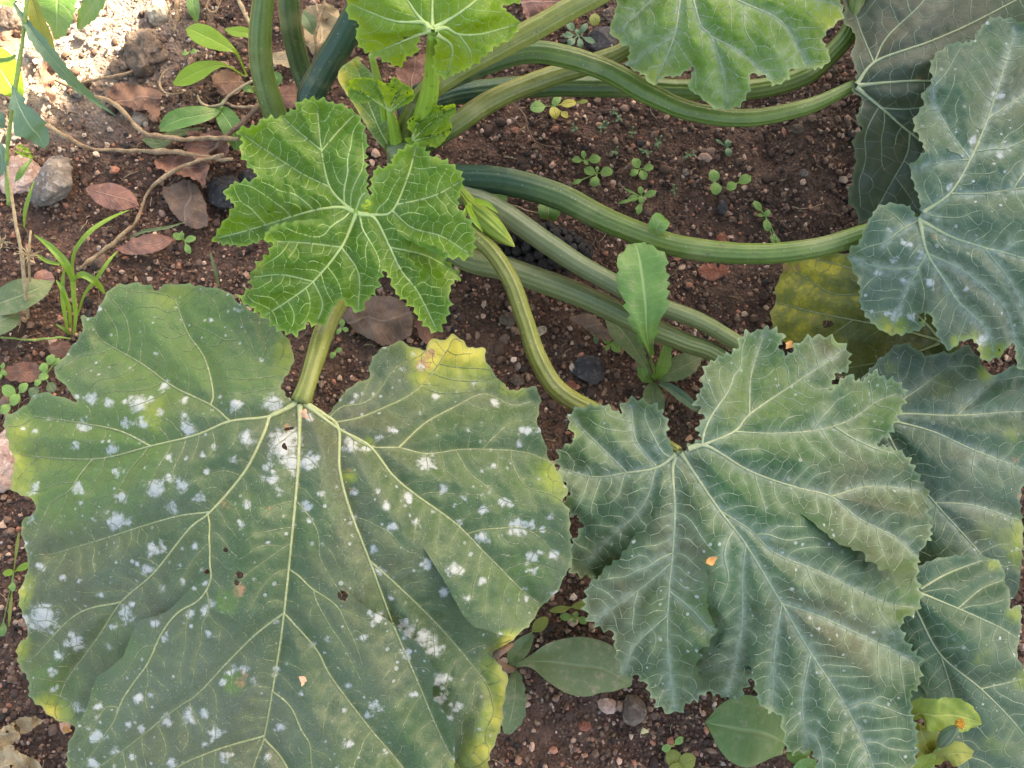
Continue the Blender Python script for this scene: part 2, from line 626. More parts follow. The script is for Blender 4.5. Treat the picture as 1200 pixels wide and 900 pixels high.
def build_leaf(parent, name, outline, veins, zctrl, mat, vmat, label=None, slits=(), holes=(), grid=4.2, teeth=(4.0, 15.0), bulge=(7.0, 38.0),
               quilt=(1.6, 7.0), ruffle=(5.0, 30.0), paint=None, mildew=(), vr=(2.4, .7), sec=(.34, .085, 1.0), net=16.0, silver=0.0,
               seed=0, gap=14.0, edge_smooth=2.0, lift=.55, rand_mildew=0, secondary=True, band=5.0, hw=3.0, slit_teeth=.8, pucker=3.0):
    paint = paint or {}
    o = np.asarray(outline, float)
    if poly_area(o) < 0:
        o = o[::-1]
    poly = catmull(o, edge_smooth, True)
    poly = serrate(poly, teeth[0], teeth[1], True, 1.0, seed)
    LEAF_POLYS.append(poly)
    # slits (folds where one lobe lies over the next)
    sl = []
    for pts, upper_pt in slits:
        c = catmull(pts, 2.5)
        i0 = np.linalg.norm(poly - c[0], axis=1).argmin()
        d = np.linalg.norm(c - poly[i0], axis=1)
        c = c[int(d.argmin()) + 1:] if d.argmin() + 2 < len(c) else c
        c = c[np.linalg.norm(c - poly[i0], axis=1) > 2.0]
        a, b = c[len(c) // 2], c[min(len(c) // 2 + 1, len(c) - 1)]
        sgn = np.sign((b - a)[0] * (upper_pt[1] - a[1]) - (b - a)[1] * (upper_pt[0] - a[0]))
        tt = serrate(c, teeth[0] * slit_teeth, teeth[1] * 1.2, False, sgn, seed + 3)
        fadeo = np.clip(np.linspace(1.5, 0, len(c)), 0, 1)[:, None] * np.clip(np.arange(len(c)) / 3, 0, 1)[:, None]
        c = c * (1 - fadeo) + tt * fadeo
        c = np.vstack([poly[i0], c])
        k = inside(c, poly); k[0] = True
        c = c[k]
        s = np.concatenate([[0], np.cumsum(np.linalg.norm(np.diff(c, axis=0), axis=1))])
        sl.append(dict(c=c, i0=i0, t=1 - s / s[-1], sgn=sgn, kd=KD(c)))
    # main veins
    seeds = []; mains = []
    for v in veins:
        c = catmull(v, 3.5)
        k = inside(c, poly)
        if k.sum() < 3:
            continue
        c = c[k]
        mains.append(c); seeds.append(c)
    M = np.vstack(seeds)
    sec_paths = venation(poly, mains, net, seed, [sd['c'] for sd in sl]) if secondary else []
    kdP = KD(M)
    S = np.vstack([p for p, _ in sec_paths] + [M])
    kdS = KD(S)
    kdE = KD(poly)
    kdQ = KD(np.vstack([p[s_ > 5] for p, s_ in sec_paths] + [M]))
    zs = tps(zctrl)

    def side(sd, q):
        idx, d = sd['kd'].near(q)
        c = sd['c']
        a = c[np.clip(idx - 1, 0, len(c) - 1)]; b = c[np.clip(idx + 1, 0, len(c) - 1)]
        cr = (b - a)[:, 0] * (q[:, 1] - c[idx, 1]) - (b - a)[:, 1] * (q[:, 0] - c[idx, 0])
        return np.sign(cr) * sd['sgn'], sd['t'][idx], d

    def zfun(q, dP=None, dS=None, dE=None, lower=None):
        dP = kdP.dist(q) if dP is None else dP
        dS = kdS.dist(q) if dS is None else dS
        dE = kdE.dist(q) if dE is None else dE
        z = zs(q)
        z = z + bulge[0] * .001 * (1 - np.exp(-dP / bulge[1])) - bulge[0] * .0007
        z = z + quilt[0] * .001 * (1 - np.exp(-(dS / quilt[1]) ** 1.6))
        z = z + pucker * .001 * (1 - np.exp(-(kdQ.dist(q) / 13.0) ** 2))
        x, y = q[:, 0], q[:, 1]
        z = z + ruffle[0] * .001 * np.exp(-dE / ruffle[1]) * 2.0 * noise2(x / 42.0, y / 42.0, seed + 2)
        z = z + .0035 * noise2(x / 90., y / 90., seed + 4) * 2 + .0012 * noise2(x / 22., y / 22., seed + 6)
        for k, sd in enumerate(sl):
            sg, t, d = side(sd, q)
            if lower is not None:
                sg = np.where(lower == k, -1, np.where(lower == 100 + k, 1, sg))
            z = z + np.where(sg < 0, -gap * .001 * t * np.exp(-d / 45.0), gap * .0005 * t * np.exp(-d / 30.0))
        return z

    # triangulation
    lo, hi = poly.min(0), poly.max(0)
    gx = np.arange(lo[0], hi[0], grid); gy = np.arange(lo[1], hi[1], grid * .866)
    G = np.array([(x + (grid / 2 if j % 2 else 0), y) for j, y in enumerate(gy) for x in gx])
    G = G + np.random.default_rng(seed).uniform(-.6, .6, G.shape)
    V0 = np.vstack([p[::1] for p, s_ in sec_paths] + [M]) if sec_paths else M
    V0 = V0[inside(V0, poly)]
    bd = [poly] + [sd['c'][1:] for sd in sl]
    hs = []
    for h in holes:
        hp = catmull(h, 2.0, True)
        hp = hp + np.random.default_rng(seed).normal(0, .5, hp.shape)
        hs.append(hp); bd.append(hp)
    B = np.vstack(bd)
    kdB = KD(B)
    V0 = V0[kdB.dist(V0) > 1.8]
    # drop doubled vein points
    if len(V0):
        key = np.round(V0 / 1.6).astype(int)
        _, ui = np.unique(key, axis=0, return_index=True)
        V0 = V0[ui]
        kdV = KD(V0)
        G = G[inside(G, poly)]
        G = G[(kdB.dist(G) > 2.2) & (kdV.dist(G) > grid * .55)]
    pts = [tuple(p) for p in poly]; edges = [(i, (i + 1) % len(poly)) for i in range(len(poly))]
    slit_ids = []
    for sd in sl:
        ids = [sd['i0']]
        for p in sd['c'][1:]:
            pts.append(tuple(p)); ids.append(len(pts) - 1)
        edges += list(zip(ids[:-1], ids[1:]))
        slit_ids.append(ids)
    for hp in hs:
        b0 = len(pts)
        pts += [tuple(p) for p in hp]
        edges += [(b0 + i, b0 + (i + 1) % len(hp)) for i in range(len(hp))]
    pts += [tuple(p) for p in V0] + [tuple(p) for p in G]
    res = delaunay_2d_cdt([Vector(p) for p in pts], edges, [], 0, 1e-5, True)
    ov = np.array([(v.x, v.y) for v in res[0]])
    F = np.array([f for f in res[2] if len(f) == 3])
    orig = res[3]
    cen = ov[F].mean(1)
    keep = inside(cen, poly)
    for hp in hs:
        keep &= ~inside(cen, hp)
    F = F[keep]; cen = cen[keep]
    # split along slits
    inv = {}
    for i, l in enumerate(orig):
        for k in l:
            inv[k] = i
    low = np.full(len(ov), -1)
    extra = []; elow = []; eshift = []
    for k, ids in enumerate(slit_ids):
        sd = sl[k]
        vid = [inv[i] for i in ids if i in inv]
        vset = set(vid[:-1])
        low[list(vset)] = 100 + k
        dup = {}
        order = {v: n_ for n_, v in enumerate(vid)}
        touch = np.where(np.isin(F, list(vset)).any(1))[0]
        sedge = set()
        for x_, y_ in zip(vid[:-1], vid[1:]):
            sedge.add((x_, y_)); sedge.add((y_, x_))
        state = {}
        emap = {}
        for fi in touch:
            f = F[fi]
            for c in range(3):
                x_, y_ = int(f[c]), int(f[(c + 1) % 3]); zv = int(f[(c + 2) % 3])
                if (x_, y_) in sedge:
                    if x_ in order and y_ in order and order[x_] > order[y_]:
                        x_, y_ = y_, x_
                    A_, B_, C_ = ov[x_], ov[y_], ov[zv]
                    sg = np.sign((B_ - A_)[0] * (C_ - A_)[1] - (B_ - A_)[1] * (C_ - A_)[0]) * sd['sgn']
                    state[fi] = sg
                else:
                    emap.setdefault((min(x_, y_), max(x_, y_)), []).append(fi)
        front = list(state)
        nb_ = {}
        for e_, l_ in emap.items():
            if len(l_) == 2 and (e_[0] in vset or e_[1] in vset):
                nb_.setdefault(l_[0], []).append(l_[1]); nb_.setdefault(l_[1], []).append(l_[0])
        while front:
            f0 = front.pop()
            for f1 in nb_.get(f0, []):
                if f1 not in state:
                    state[f1] = state[f0]; front.append(f1)
        for fi in touch:
            if state.get(fi, 1) < 0:
                for c in range(3):
                    v = int(F[fi, c])
                    if v in vset:
                        if v not in dup:
                            dup[v] = len(ov) + len(extra)
                            j = np.linalg.norm(sd['c'] - ov[v], axis=1).argmin()
                            cc = sd['c']
                            tg = cc[min(j + 10, len(cc) - 1)] - cc[max(j - 10, 0)]
                            tg /= np.linalg.norm(tg) + 1e-9
                            nn = np.array([-tg[1], tg[0]]) * sd['sgn']
                            extra.append(ov[v]); elow.append(k); eshift.append(nn * 13.0 * min(1, sd['t'][j] * 6))
                        F[fi, c] = dup[v]
    if extra:
        ov = np.vstack([ov, extra]); low = np.concatenate([low, elow])
    used = np.unique(F)
    remap = np.full(len(ov), -1); remap[used] = np.arange(len(used))
    F = remap[F]; q = ov[used]; lowu = low[used]
    dP = kdP.dist(q); dS = kdS.dist(q); dE = kdE.dist(q)
    z = zfun(q, dP, dS, dE, lowu)
    qs = q.copy()
    if extra:
        sh = np.zeros((len(ov), 2)); sh[len(ov) - len(extra):] = np.array(eshift)
        qs = q + sh[used]
    W = P(qs[:, 0], qs[:, 1], z)

    # make faces look up
    a, b, c = W[F[:, 0]], W[F[:, 1]], W[F[:, 2]]
    fl = np.cross(b - a, c - a)[:, 2] < 0
    F[fl] = F[fl][:, ::-1]

    def bumps(lst):
        t = np.zeros(len(q))
        for e in lst:
            x, y, r = e[:3]; w = e[3] if len(e) > 3 else 1.0
            t = np.maximum(t, w * np.exp(-((q[:, 0] - x) ** 2 + (q[:, 1] - y) ** 2) / (r * r) * .9))
        return t
    ml = []
    rm = np.random.default_rng(seed + 90)
    for x, y, r in mildew:
        ml.append((x, y, r * .75, .95))
        for _ in range(int(3 + r / 3)):
            t_ = rm.uniform(0, 6.28); d_ = r * rm.uniform(.3, 1.25)
            ml.append((x + d_ * math.cos(t_), y + d_ * math.sin(t_) * .8, max(2.6, r * rm.uniform(.2, .5)), rm.uniform(.45, .95)))
    rg = np.random.default_rng(seed + 40)
    for _ in range(rand_mildew):
        c = q[rg.integers(len(q))]
        ml.append((c[0], c[1], rg.uniform(2.5, 5.5), rg.uniform(.5, 1.0)))
    hole_br = []
    for hp in hs:
        hole_br.append((*hp.mean(0), np.linalg.norm(hp - hp.mean(0), axis=1).max() * 1.15, .85))
    sv = np.zeros(len(q))
    if silver:
        strong = np.vstack([p[s_ > 11] for p, s_ in sec_paths] + [M])
        dB = KD(strong).dist(q)
        sv = silver * np.exp(-(dB / band) ** 1.3)
    s3 = np.vstack([p[s_ > 3] for p, s_ in sec_paths] + [M])
    attrs = dict(vh=np.exp(-KD(s3).dist(q) / hw), rim=np.exp(-dE / 1.6), yellow=np.maximum(bumps(paint.get('blotch', ())), bumps(paint.get('yellow', ())) * (.30 + .70 * np.exp(-dE / 20.0)) * 1.2),
                 brown=np.maximum(bumps(paint.get('brown', ())), bumps(hole_br)), mildew=bumps(ml), fresh=bumps(paint.get('fresh', ())), silver=np.maximum(sv, bumps(paint.get('silver', ()))))
    me = mesh_from(name, W, F, attrs)
    leaf = link(name, me, mat, parent)
    if label:
        leaf['label'] = label
    # vein ridges
    bt = Batch()
    todo = []
    for i, c in enumerate(mains):
        L = np.linspace(0, 1, len(c))
        d0 = np.linalg.norm(c[0] - mains[0][0])
        r0 = vr[0] * (1.0 if d0 < 30 else .62)
        todo.append((c, (r0 + (vr[1] - r0) * L ** .8) * (1 + (.75 * np.exp(-np.linalg.norm(c - c[0], axis=1) / 16.0) if d0 < 12 else 0))))
    for p, s_ in sec_paths:
        todo.append((p, np.minimum(sec[2], sec[0] * np.minimum(1, .55 + s_ * .3) + sec[1] * np.sqrt(np.maximum(s_ - .5, 0)))))
    allp = np.vstack([t[0] for t in todo])
    ins = inside(allp, poly)
    zz = zfun(allp)
    ww = P(allp[:, 0], allp[:, 1], zz)
    k0 = 0
    for path, rp in todo:
        k1 = k0 + len(path)
        m_ = ins[k0:k1]
        n_ = len(path) if m_.all() else int(np.argmin(m_))
        if n_ >= 2:
            w = ww[k0:k0 + n_].copy(); rp = rp[:n_]
            r = rp * mpp(zz[k0:k0 + n_])
            w[:, 2] += r * lift
            sd_ = 6 if rp.max() > 1 else 4
            V, Q, T, f_, u_ = tube_arrays(w, r, sd_, cap=False)
            bt.add(V, Q, T, w=np.repeat(rp / vr[0], sd_))
        k0 = k1
    vm = link('veins', bt.mesh(name + '_veins'), vmat, leaf)
    return leaf


def bristles(parent, V, n, length, mat, seed=0):
    """short stiff hairs standing on a stalk"""
    rg = np.random.default_rng(seed)
    me = parent.data
    npoly = len(me.polygons)
    b = Batch()
    for k in rg.integers(0, npoly, n):
        p = me.polygons[int(k)]
        c = np.array(p.center); nn = np.array(p.normal)
        nn = nn + rg.normal(0, .25, 3); nn /= np.linalg.norm(nn)
        L = length * rg.uniform(.3, 1.2); r = L * .085
        a = np.cross(nn, [0.3, .5, .8]); a /= np.linalg.norm(a); bb = np.cross(nn, a)
        base = [c + r * (a * math.cos(t) + bb * math.sin(t)) for t in (0, 2.1, 4.2)]
        b.add(np.array(base + [c + nn * L]), [], np.array([[0, 1, 3], [1, 2, 3], [2, 0, 3]]))
    o = link('bristles', b.mesh('bristles', False), mat, parent)
    o['kind'] = 'stuff'
    return o


def stalk(parent, name, path, rad, mat, flutes=13, depth=.06, nb=160, seed=0, sides=52, dark=(0, 0)):
    """path: (px,py,z) ; rad: px radii at path points"""
    c = catmull([(*p, r) for p, r in zip(path, rad)], 6.0)
    w = P(c[:, 0], c[:, 1], c[:, 2])
    r = c[:, 3] * mpp(c[:, 2])
    s = np.arange(len(w))
    r = r * (1 + .07 * noise2(s / 9.0, s * 0, seed) + .03 * noise2(s / 3.0, s * 0, seed + 4))
    w = w + np.stack([noise2(s / 9., s * 0, seed + 1), noise2(s / 9., s * 0, seed + 2), noise2(s / 9., s * 0, seed + 3)], -1) * .0008
    V, Q, T, fl, u = tube_arrays(w, r, sides, flutes, depth, True, .004)
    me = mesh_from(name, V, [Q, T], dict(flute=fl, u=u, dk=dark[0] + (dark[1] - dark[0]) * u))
    o = link(name, me, mat, parent)
    if nb:
        bristles(o, V, int(nb * 2.2), .0034, MATS['bristle'], seed)
    return o


def simple_tube(name, path, rad, mat, parent=None, sides=9, rough=.16, seed=0, step=5.0, wob=.0012):
    c = catmull([(*p, r) for p, r in zip(path, rad)], step)
    w = P(c[:, 0], c[:, 1], c[:, 2])
    s = np.arange(len(w))
    r = c[:, 3] * mpp(c[:, 2]) * (1 + rough * 2 * noise2(s / 3.0, s * 0, seed))
    w = w + np.stack([noise2(s / 4., s * 0, seed + 1), noise2(s / 4., s * 0, seed + 2), .6 * noise2(s / 4., s * 0, seed + 3)], -1) * wob
    V, Q, T, fl, u = tube_arrays(w, r, sides)
    V = V + RNG.normal(0, 1, V.shape) * np.mean(r) * rough * .25
    return link(name, mesh_from(name, V, [Q, T], dict(u=u)), mat, parent)


def blade(name, path, widths, mat, parent=None, fold=.25, cols=9, teeth=(0, 10), wave=.05, curl=0.0, seed=0, step=3.0, crumple=0.0, roll=0.0, tipcurl=0.0):
    """leaf built along a midrib: path (px,py,z), widths = half widths in px"""
    c = catmull([(*p, max(r, .15)) for p, r in zip(path, widths)], step)
    n = len(c)
    w = P(c[:, 0], c[:, 1], c[:, 2])
    hw = np.maximum(c[:, 3], .15) * mpp(c[:, 2])
    t = np.gradient(w, axis=0); t /= np.linalg.norm(t, axis=1)[:, None] + 1e-12
    up = np.array([0, 0, 1.0])
    a = np.cross(t, up)
    a /= np.linalg.norm(a, axis=1)[:, None] + 1e-9
    b = np.cross(a, t)
    if roll:
        a, b = a * math.cos(roll) + b * math.sin(roll), b * math.cos(roll) - a * math.sin(roll)
    v = np.linspace(-1, 1, cols)
    s = np.concatenate([[0], np.cumsum(np.linalg.norm(np.diff(w, axis=0), axis=1))])
    rg = np.random.default_rng(seed)
    tl = np.zeros((n, 2))
    if teeth[0]:
        for sd in range(2):
            ph = rg.uniform(0, 1)
            sp = teeth[1] * mpp(0.1)
            tl[:, sd] = teeth[0] * mpp(.1) * (((s / sp * (1 + .15 * noise2(s / .02, s * 0, seed + sd)) + ph) % 1.0) - .4)
    H = hw[:, None] * np.ones((1, cols))
    edge = np.abs(v) > .999
    H[:, 0] = np.maximum(H[:, 0] + tl[:, 0] * (hw > hw.max() * .25), .0001)
    H[:, -1] = np.maximum(H[:, -1] + tl[:, 1] * (hw > hw.max() * .25), .0001)
    lat = H * v[None]
    zz = fold * np.abs(lat) - curl * (np.abs(v)[None] ** 2) * hw[:, None]
    zz = zz + wave * hw.max() * np.abs(v)[None] * 2 * noise2(s[:, None] / (hw.max() * 1.1 + 1e-6) + np.sign(v)[None] * 7, v[None] * 1.5 + 0 * s[:, None], seed + 9)
    if crumple:
        zz = zz + crumple * hw.max() * 2.2 * fbm(s[:, None] / (hw.max() * .9) + 0 * v[None], lat / (hw.max() * .9), 3, seed + 5)
    V = w[:, None] + a[:, None] * lat[..., None] + b[:, None] * zz[..., None]
    i = np.arange(n - 1)[:, None] * cols; j = np.arange(cols - 1)[None]
    F = np.stack([i + j, i + j + 1, i + cols + j + 1, i + cols + j], -1).reshape(-1, 4)
    u = np.repeat(s / s[-1], cols); vv = np.tile(v, n)
    return link(name, mesh_from(name, V.reshape(-1, 3), F, dict(u=u, v=vv, s=np.repeat(s * 100, cols))), mat, parent)


def sheet(name, outline, z0, mat, parent=None, grid=4.0, crumple=.004, cscale=22.0, tilt=(0, 0), ragged=1.2, seed=0, curl=0.0):
    """thin crumpled piece with a traced outline (dead leaves)"""
    o = np.asarray(outline, float)
    poly = catmull(o, 2.0, True)
    poly = poly + np.random.default_rng(seed).normal(0, ragged * .4, poly.shape)
    poly += ragged * 2 * np.stack([noise2(poly[:, 0] / 7, poly[:, 1] / 7, seed), noise2(poly[:, 0] / 7, poly[:, 1] / 7, seed + 8)], -1)
    lo, hi = poly.min(0), poly.max(0)
    G = np.stack(np.meshgrid(np.arange(lo[0], hi[0], grid), np.arange(lo[1], hi[1], grid)), -1).reshape(-1, 2)
    G = G + np.random.default_rng(seed).uniform(-.8, .8, G.shape)
    G = G[inside(G, poly)]
    kd = KD(poly)
    if len(G): G = G[kd.dist(G) > 2.0]
    pts = [Vector(p) for p in poly] + [Vector(p) for p in G]
    res = delaunay_2d_cdt(pts, [(i, (i + 1) % len(poly)) for i in range(len(poly))], [], 0, 1e-5, True)
    q = np.array([(v.x, v.y) for v in res[0]]); F = np.array(res[2])
    F = F[inside(q[F].mean(1), poly)]
    cc = poly.mean(0)
    d = q - cc
    dE = kd.dist(q)
    z = z0 + d[:, 0] * .0001 * tilt[0] + d[:, 1] * .0001 * tilt[1] + crumple * 2 * fbm(q[:, 0] / cscale, q[:, 1] / cscale, 4, seed) + curl * np.exp(-dE / 8.0)
    z = np.maximum(z, .004)
    W = P(q[:, 0], q[:, 1], z)
    a, b, c = W[F[:, 0]], W[F[:, 1]], W[F[:, 2]]
    fl = np.cross(b - a, c - a)[:, 2] < 0
    F[fl] = F[fl][:, ::-1]
    axis = hi - lo
    k = 0 if axis[0] > axis[1] else 1
    u = (q[:, k] - lo[k]) / axis[k]; v = (q[:, 1 - k] - cc[1 - k]) / (axis[1 - k] * .5) + .35 * noise2(q[:, 0] / 25., q[:, 1] / 25., seed + 3) + .25 * (u - .5)
    return link(name, mesh_from(name, W, F, dict(u=u, v=v, s=u * axis[k] * .08)), mat, parent)


_ico = {}


def ico(sub):
    if sub not in _ico:
        import bmesh
        bm = bmesh.new()
        bmesh.ops.create_icosphere(bm, subdivisions=sub, radius=1.0)
        _ico[sub] = (np.array([v.co[:] for v in bm.verts]), np.array([[v.index for v in f.verts] for f in bm.faces]))
        bm.free()
    return _ico[sub]


def stone(name, px, py, rx, ry, mat, label, cat='stone', hz=.6, rot=0.0, seed=0, sink=.35, rough=.22, facet=0.0, group=None, z=0.0, sub=4):
    V, F = ico(sub)
    rg = np.random.default_rng(seed)
    off = rg.uniform(-50, 50, 3)
    n1 = noise2(V[:, 0] * 1.3 + off[0], V[:, 1] * 1.3 + V[:, 2] * 1.7, seed) + noise2(V[:, 2] * 1.5, V[:, 0] * 1.2 + off[1], seed + 1)
    n2 = noise2(V[:, 0] * 4 + V[:, 2] * 2, V[:, 1] * 4 - V[:, 2] * 3, seed + 2)
    n3 = noise2(V[:, 0] * 11 + V[:, 2] * 7, V[:, 1] * 11 - V[:, 2] * 9, seed + 3)
    r = 1 + rough * (n1 * 1.3 + n2 * .7 + n3 * .4)
    W = V * r[:, None]
    if facet:
        for k in range(9):
            d = rg.normal(0, 1, 3); d /= np.linalg.norm(d)
            lim = rg.uniform(.55, .85)
            e = W @ d - lim
            W = W - np.maximum(e, 0)[:, None] * d[None] * facet
    m = mpp(0)
    W = W * np.array([rx * m, ry * m, (rx + ry) / 2 * m * hz])
    c, s_ = math.cos(rot), math.sin(rot)
    W = np.stack([W[:, 0] * c - W[:, 1] * s_, W[:, 0] * s_ + W[:, 1] * c, W[:, 2]], -1)
    hzz = (rx + ry) / 2 * m * hz
    zc = z + hzz * (1 - 2 * sink)
    loc = P(px, py, zc)
    o = link(name, mesh_from(name, W, F, {}), mat)
    o.location = loc
    return tag(o, label, cat, group)


# ------------------------------------------------------------------ materials
def mat_bristle():
    s = NT('bristle')
    return s.finish((.62, .66, .5), .4, None, 0, 0, .4, .3)


MATS['bristle'] = mat_bristle()


def mat_petiole(name, ridge, groove, deep):
    s = NT(name)
    f = s.attr('flute'); dk = s.attr('dk')
    n = s.noise(60.0, 4.0); nf = s.noise(500.0, 3.0)
    st = s.rng(s.m('ADD', f, s.m('MULTIPLY', s.m('SUBTRACT', n, .5), 2.4)), -1.1, 1.3)
    col = s.mix(groove, ridge, st)
    col = s.mix(col, (.10, .065, .04), s.rng(s.noise(180.0, 5.0, rough=.7), .57, .70, 0, .75))
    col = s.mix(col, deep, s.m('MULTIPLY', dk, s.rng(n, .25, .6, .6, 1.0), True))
    col = s.mix(col, (.30, .30, .14), s.rng(s.noise(22.0, 3.0), .56, .75, 0, .55))
    vv = s.vor(330.0)
    sep = s.n('ShaderNodeSeparateColor'); s.put(sep.inputs[0], vv.outputs['Color'])
    sp = s.m('MULTIPLY', s.rng(vv.outputs['Distance'], .12, .26, 1, 0), s.rng(sep.outputs[0], .72, .8))
    col = s.mix(col, (.50, .55, .40), s.m('MULTIPLY', sp, .35))
    return s.finish(col, .38, s.m('ADD', s.m('MULTIPLY', nf, .5), n), .0007, .9, .5, .08, (.3, .42, .05))


PET = mat_petiole('petiole_green', (.165, .235, .050), (.060, .115, .020), (.022, .060, .034))
PET_Y = mat_petiole('petiole_yellowish', (.27, .28, .075), (.105, .135, .018), (.05, .10, .035))
PET_L = mat_petiole('petiole_young', (.30, .46, .06), (.20, .36, .04), (.12, .28, .04))
PET_G = mat_petiole('petiole_greyed', (.21, .255, .105), (.095, .145, .045), (.15, .18, .11))

LM_OLD = leaf_material('leaf_old_grey_green', (.022, .062, .024), (.054, .108, .036), (.19, .24, .11), ret=.08, speck=.8, halo=.34, trans=.14, tcol=(.2, .3, .03), bloom=(.082, .106, .074), fresh=(.076, .158, .028), bronze=.5, fleck=.7, dust=.42)
LM_BLUE = leaf_material('leaf_blue_green', (.009, .054, .016), (.033, .104, .029), (.23, .31, .18), ret=.12, ret_scale=90, speck=.25, halo=.58, trans=.14, bloom=(.050, .076, .046), lime=(.15, .23, .05), silver=(.34, .40, .33), bronze=.8, fleck=.8, dust=.12)
LM_YOUNG = leaf_material('leaf_young_bright', (.026, .092, .0015), (.060, .146, .003), (.25, .38, .09), ret=.12, ret_scale=120, speck=.2, halo=.22, trans=.2, tcol=(.25, .48, .02), rough=.42, bd=.0008, silver=(.30, .42, .24))
LM_TENDER = leaf_material('leaf_tender_lime', (.076, .180, .004), (.135, .258, .010), (.30, .44, .08), ret=.14, ret_scale=140, speck=.2, halo=.2, trans=.3, tcol=(.4, .6, .03), rough=.36, bd=.0009)
LM_TOP = leaf_material('leaf_silvered', (.046, .132, .005), (.095, .205, .013), (.32, .40, .20), ret=.16, ret_scale=100, speck=.3, halo=.30, trans=.22, silver=(.36, .45, .34), bloom=(.10, .18, .04), fleck=.3)
LM_DEEP = leaf_material('leaf_slate_green', (.022, .046, .030), (.040, .070, .040), (.15, .20, .12), ret=.10, speck=.2, halo=.18, trans=.14, bloom=(.078, .080, .066), bronze=.4)
LM_SICK = leaf_material('leaf_yellowing', (.038, .066, .018), (.085, .105, .026), (.24, .24, .08), ret=.16, speck=.3, halo=.2, trans=.14, yellow=(.44, .39, .04), lime=(.20, .21, .035), bronze=.6, ynoise=2.4)
LM_HAZE = leaf_material('leaf_dusty_green', (.014, .062, .030), (.038, .102, .041), (.19, .26, .15), ret=.10, speck=.4, halo=.42, trans=.15, dust=.25, bloom=(.064, .102, .078), silver=(.40, .47, .41), bronze=.35, fleck=1.0)
VM_OLD = vein_material('vein_straw', (.34, .38, .18), (.090, .130, .060))
VM_PALE = vein_material('vein_pale', (.33, .38, .21), (.18, .24, .16))
VM_YOUNG = vein_material('vein_young', (.40, .52, .18), (.19, .32, .07))


def mat_soil():
    s = NT('soil')
    n1 = s.noise(9.0, 4.0); n2 = s.noise(60.0, 6.0, rough=.65); n3 = s.noise(420.0, 5.0, rough=.7)
    col = s.mix((.058, .031, .023), (.195, .112, .080), s.rng(n2, .3, .72))
    col = s.mix(col, (.105, .072, .052), s.rng(n1, .52, .75, 0, .5))
    col = s.mix(col, (.012, .009, .008), s.rng(n3, .52, .35, 0, .55))
    vv = s.vor(260.0)
    sep = s.n('ShaderNodeSeparateColor'); s.put(sep.inputs[0], vv.outputs['Color'])
    g = s.m('MULTIPLY', s.rng(vv.outputs['Distance'], .25, .5, 1, 0), s.rng(sep.outputs[0], .55, .9))
    col = s.mix(col, (.22, .14, .10), s.m('MULTIPLY', g, .7))
    # paler grit in the sun patch: its brightness partly put into the soil colour
    col = s.mix(col, s.mix((.36, .27, .21), (.55, .44, .36), n3), s.m('MULTIPLY', s.attr('sun_pale'), s.rng(n2, .3, .55), True))
    h = s.m('ADD', s.m('MULTIPLY', n3, .8), s.m('MULTIPLY', s.rng(vv.outputs['Distance'], 0, .6, 1, 0), .8))
    return s.finish(col, .82, h, .0030, 1.0, .25)


def mat_crumb():
    s = NT('crumb')
    col = s.mix(s.attrc('tint'), (.03, .018, .013), s.rng(s.noise(300.0, 4.0), .5, .75, 0, .6))
    return s.finish(col, .75, s.noise(1200.0, 3.0), .0004, .8, .3)


def mat_stone(name, a, b, c, scale=150.0, rough=.75):
    s = NT(name)
    n1 = s.noise(scale * .35, 4.0); n2 = s.noise(scale * 3, 4.0, rough=.7)
    col = s.mix(a, b, s.rng(n1, .35, .65))
    vv = s.vor(scale * 2.2)
    sep = s.n('ShaderNodeSeparateColor'); s.put(sep.inputs[0], vv.outputs['Color'])
    col = s.mix(col, c, s.rng(sep.outputs[0], .62, .9, 0, .75))
    col = s.mix(col, (.03, .02, .016), s.rng(n2, .5, .32, 0, .5))
    return s.finish(col, rough, s.m('ADD', n2, s.m('MULTIPLY', vv.outputs['Distance'], .6)), .0012, 1.0, .3)


def mat_dead(name, a, b, c, veincol=None, trans=.08, spots=.5):
    s = NT(name)
    u = s.attr('u'); v = s.attr('v'); ss = s.attr('s')
    n1 = s.noise(45.0, 4.0); n2 = s.noise(240.0, 5.0, rough=.7)
    col = s.mix(a, b, s.rng(n1, .35, .65))
    col = s.mix(col, c, s.rng(n2, .5, .72, 0, .6))
    col = s.mix(col, (.05, .025, .018), s.m('MULTIPLY', s.rng(s.noise(120.0, 3.0), .58, .7), spots))
    av = s.m('ABSOLUTE', v)
    mid = s.rng(av, .015, .07, 1, 0)
    lat = s.m('FRACT', s.m('SUBTRACT', s.m('MULTIPLY', ss, 1.05), s.m('MULTIPLY', av, 1.2)))
    latl = s.rng(s.m('ABSOLUTE', s.m('SUBTRACT', lat, .5)), .02, .09, 1, 0)
    k = s.m('MAXIMUM', mid, s.m('MULTIPLY', latl, .4))
    col = s.mix(col, veincol or c, s.m('MULTIPLY', k, .6))
    h = s.m('ADD', s.m('MULTIPLY', k, .8), s.m('ADD', n2, s.m('MULTIPLY', n1, 1.2)))
    return s.finish(col, .62, h, .0009, .9, .35, trans, b)


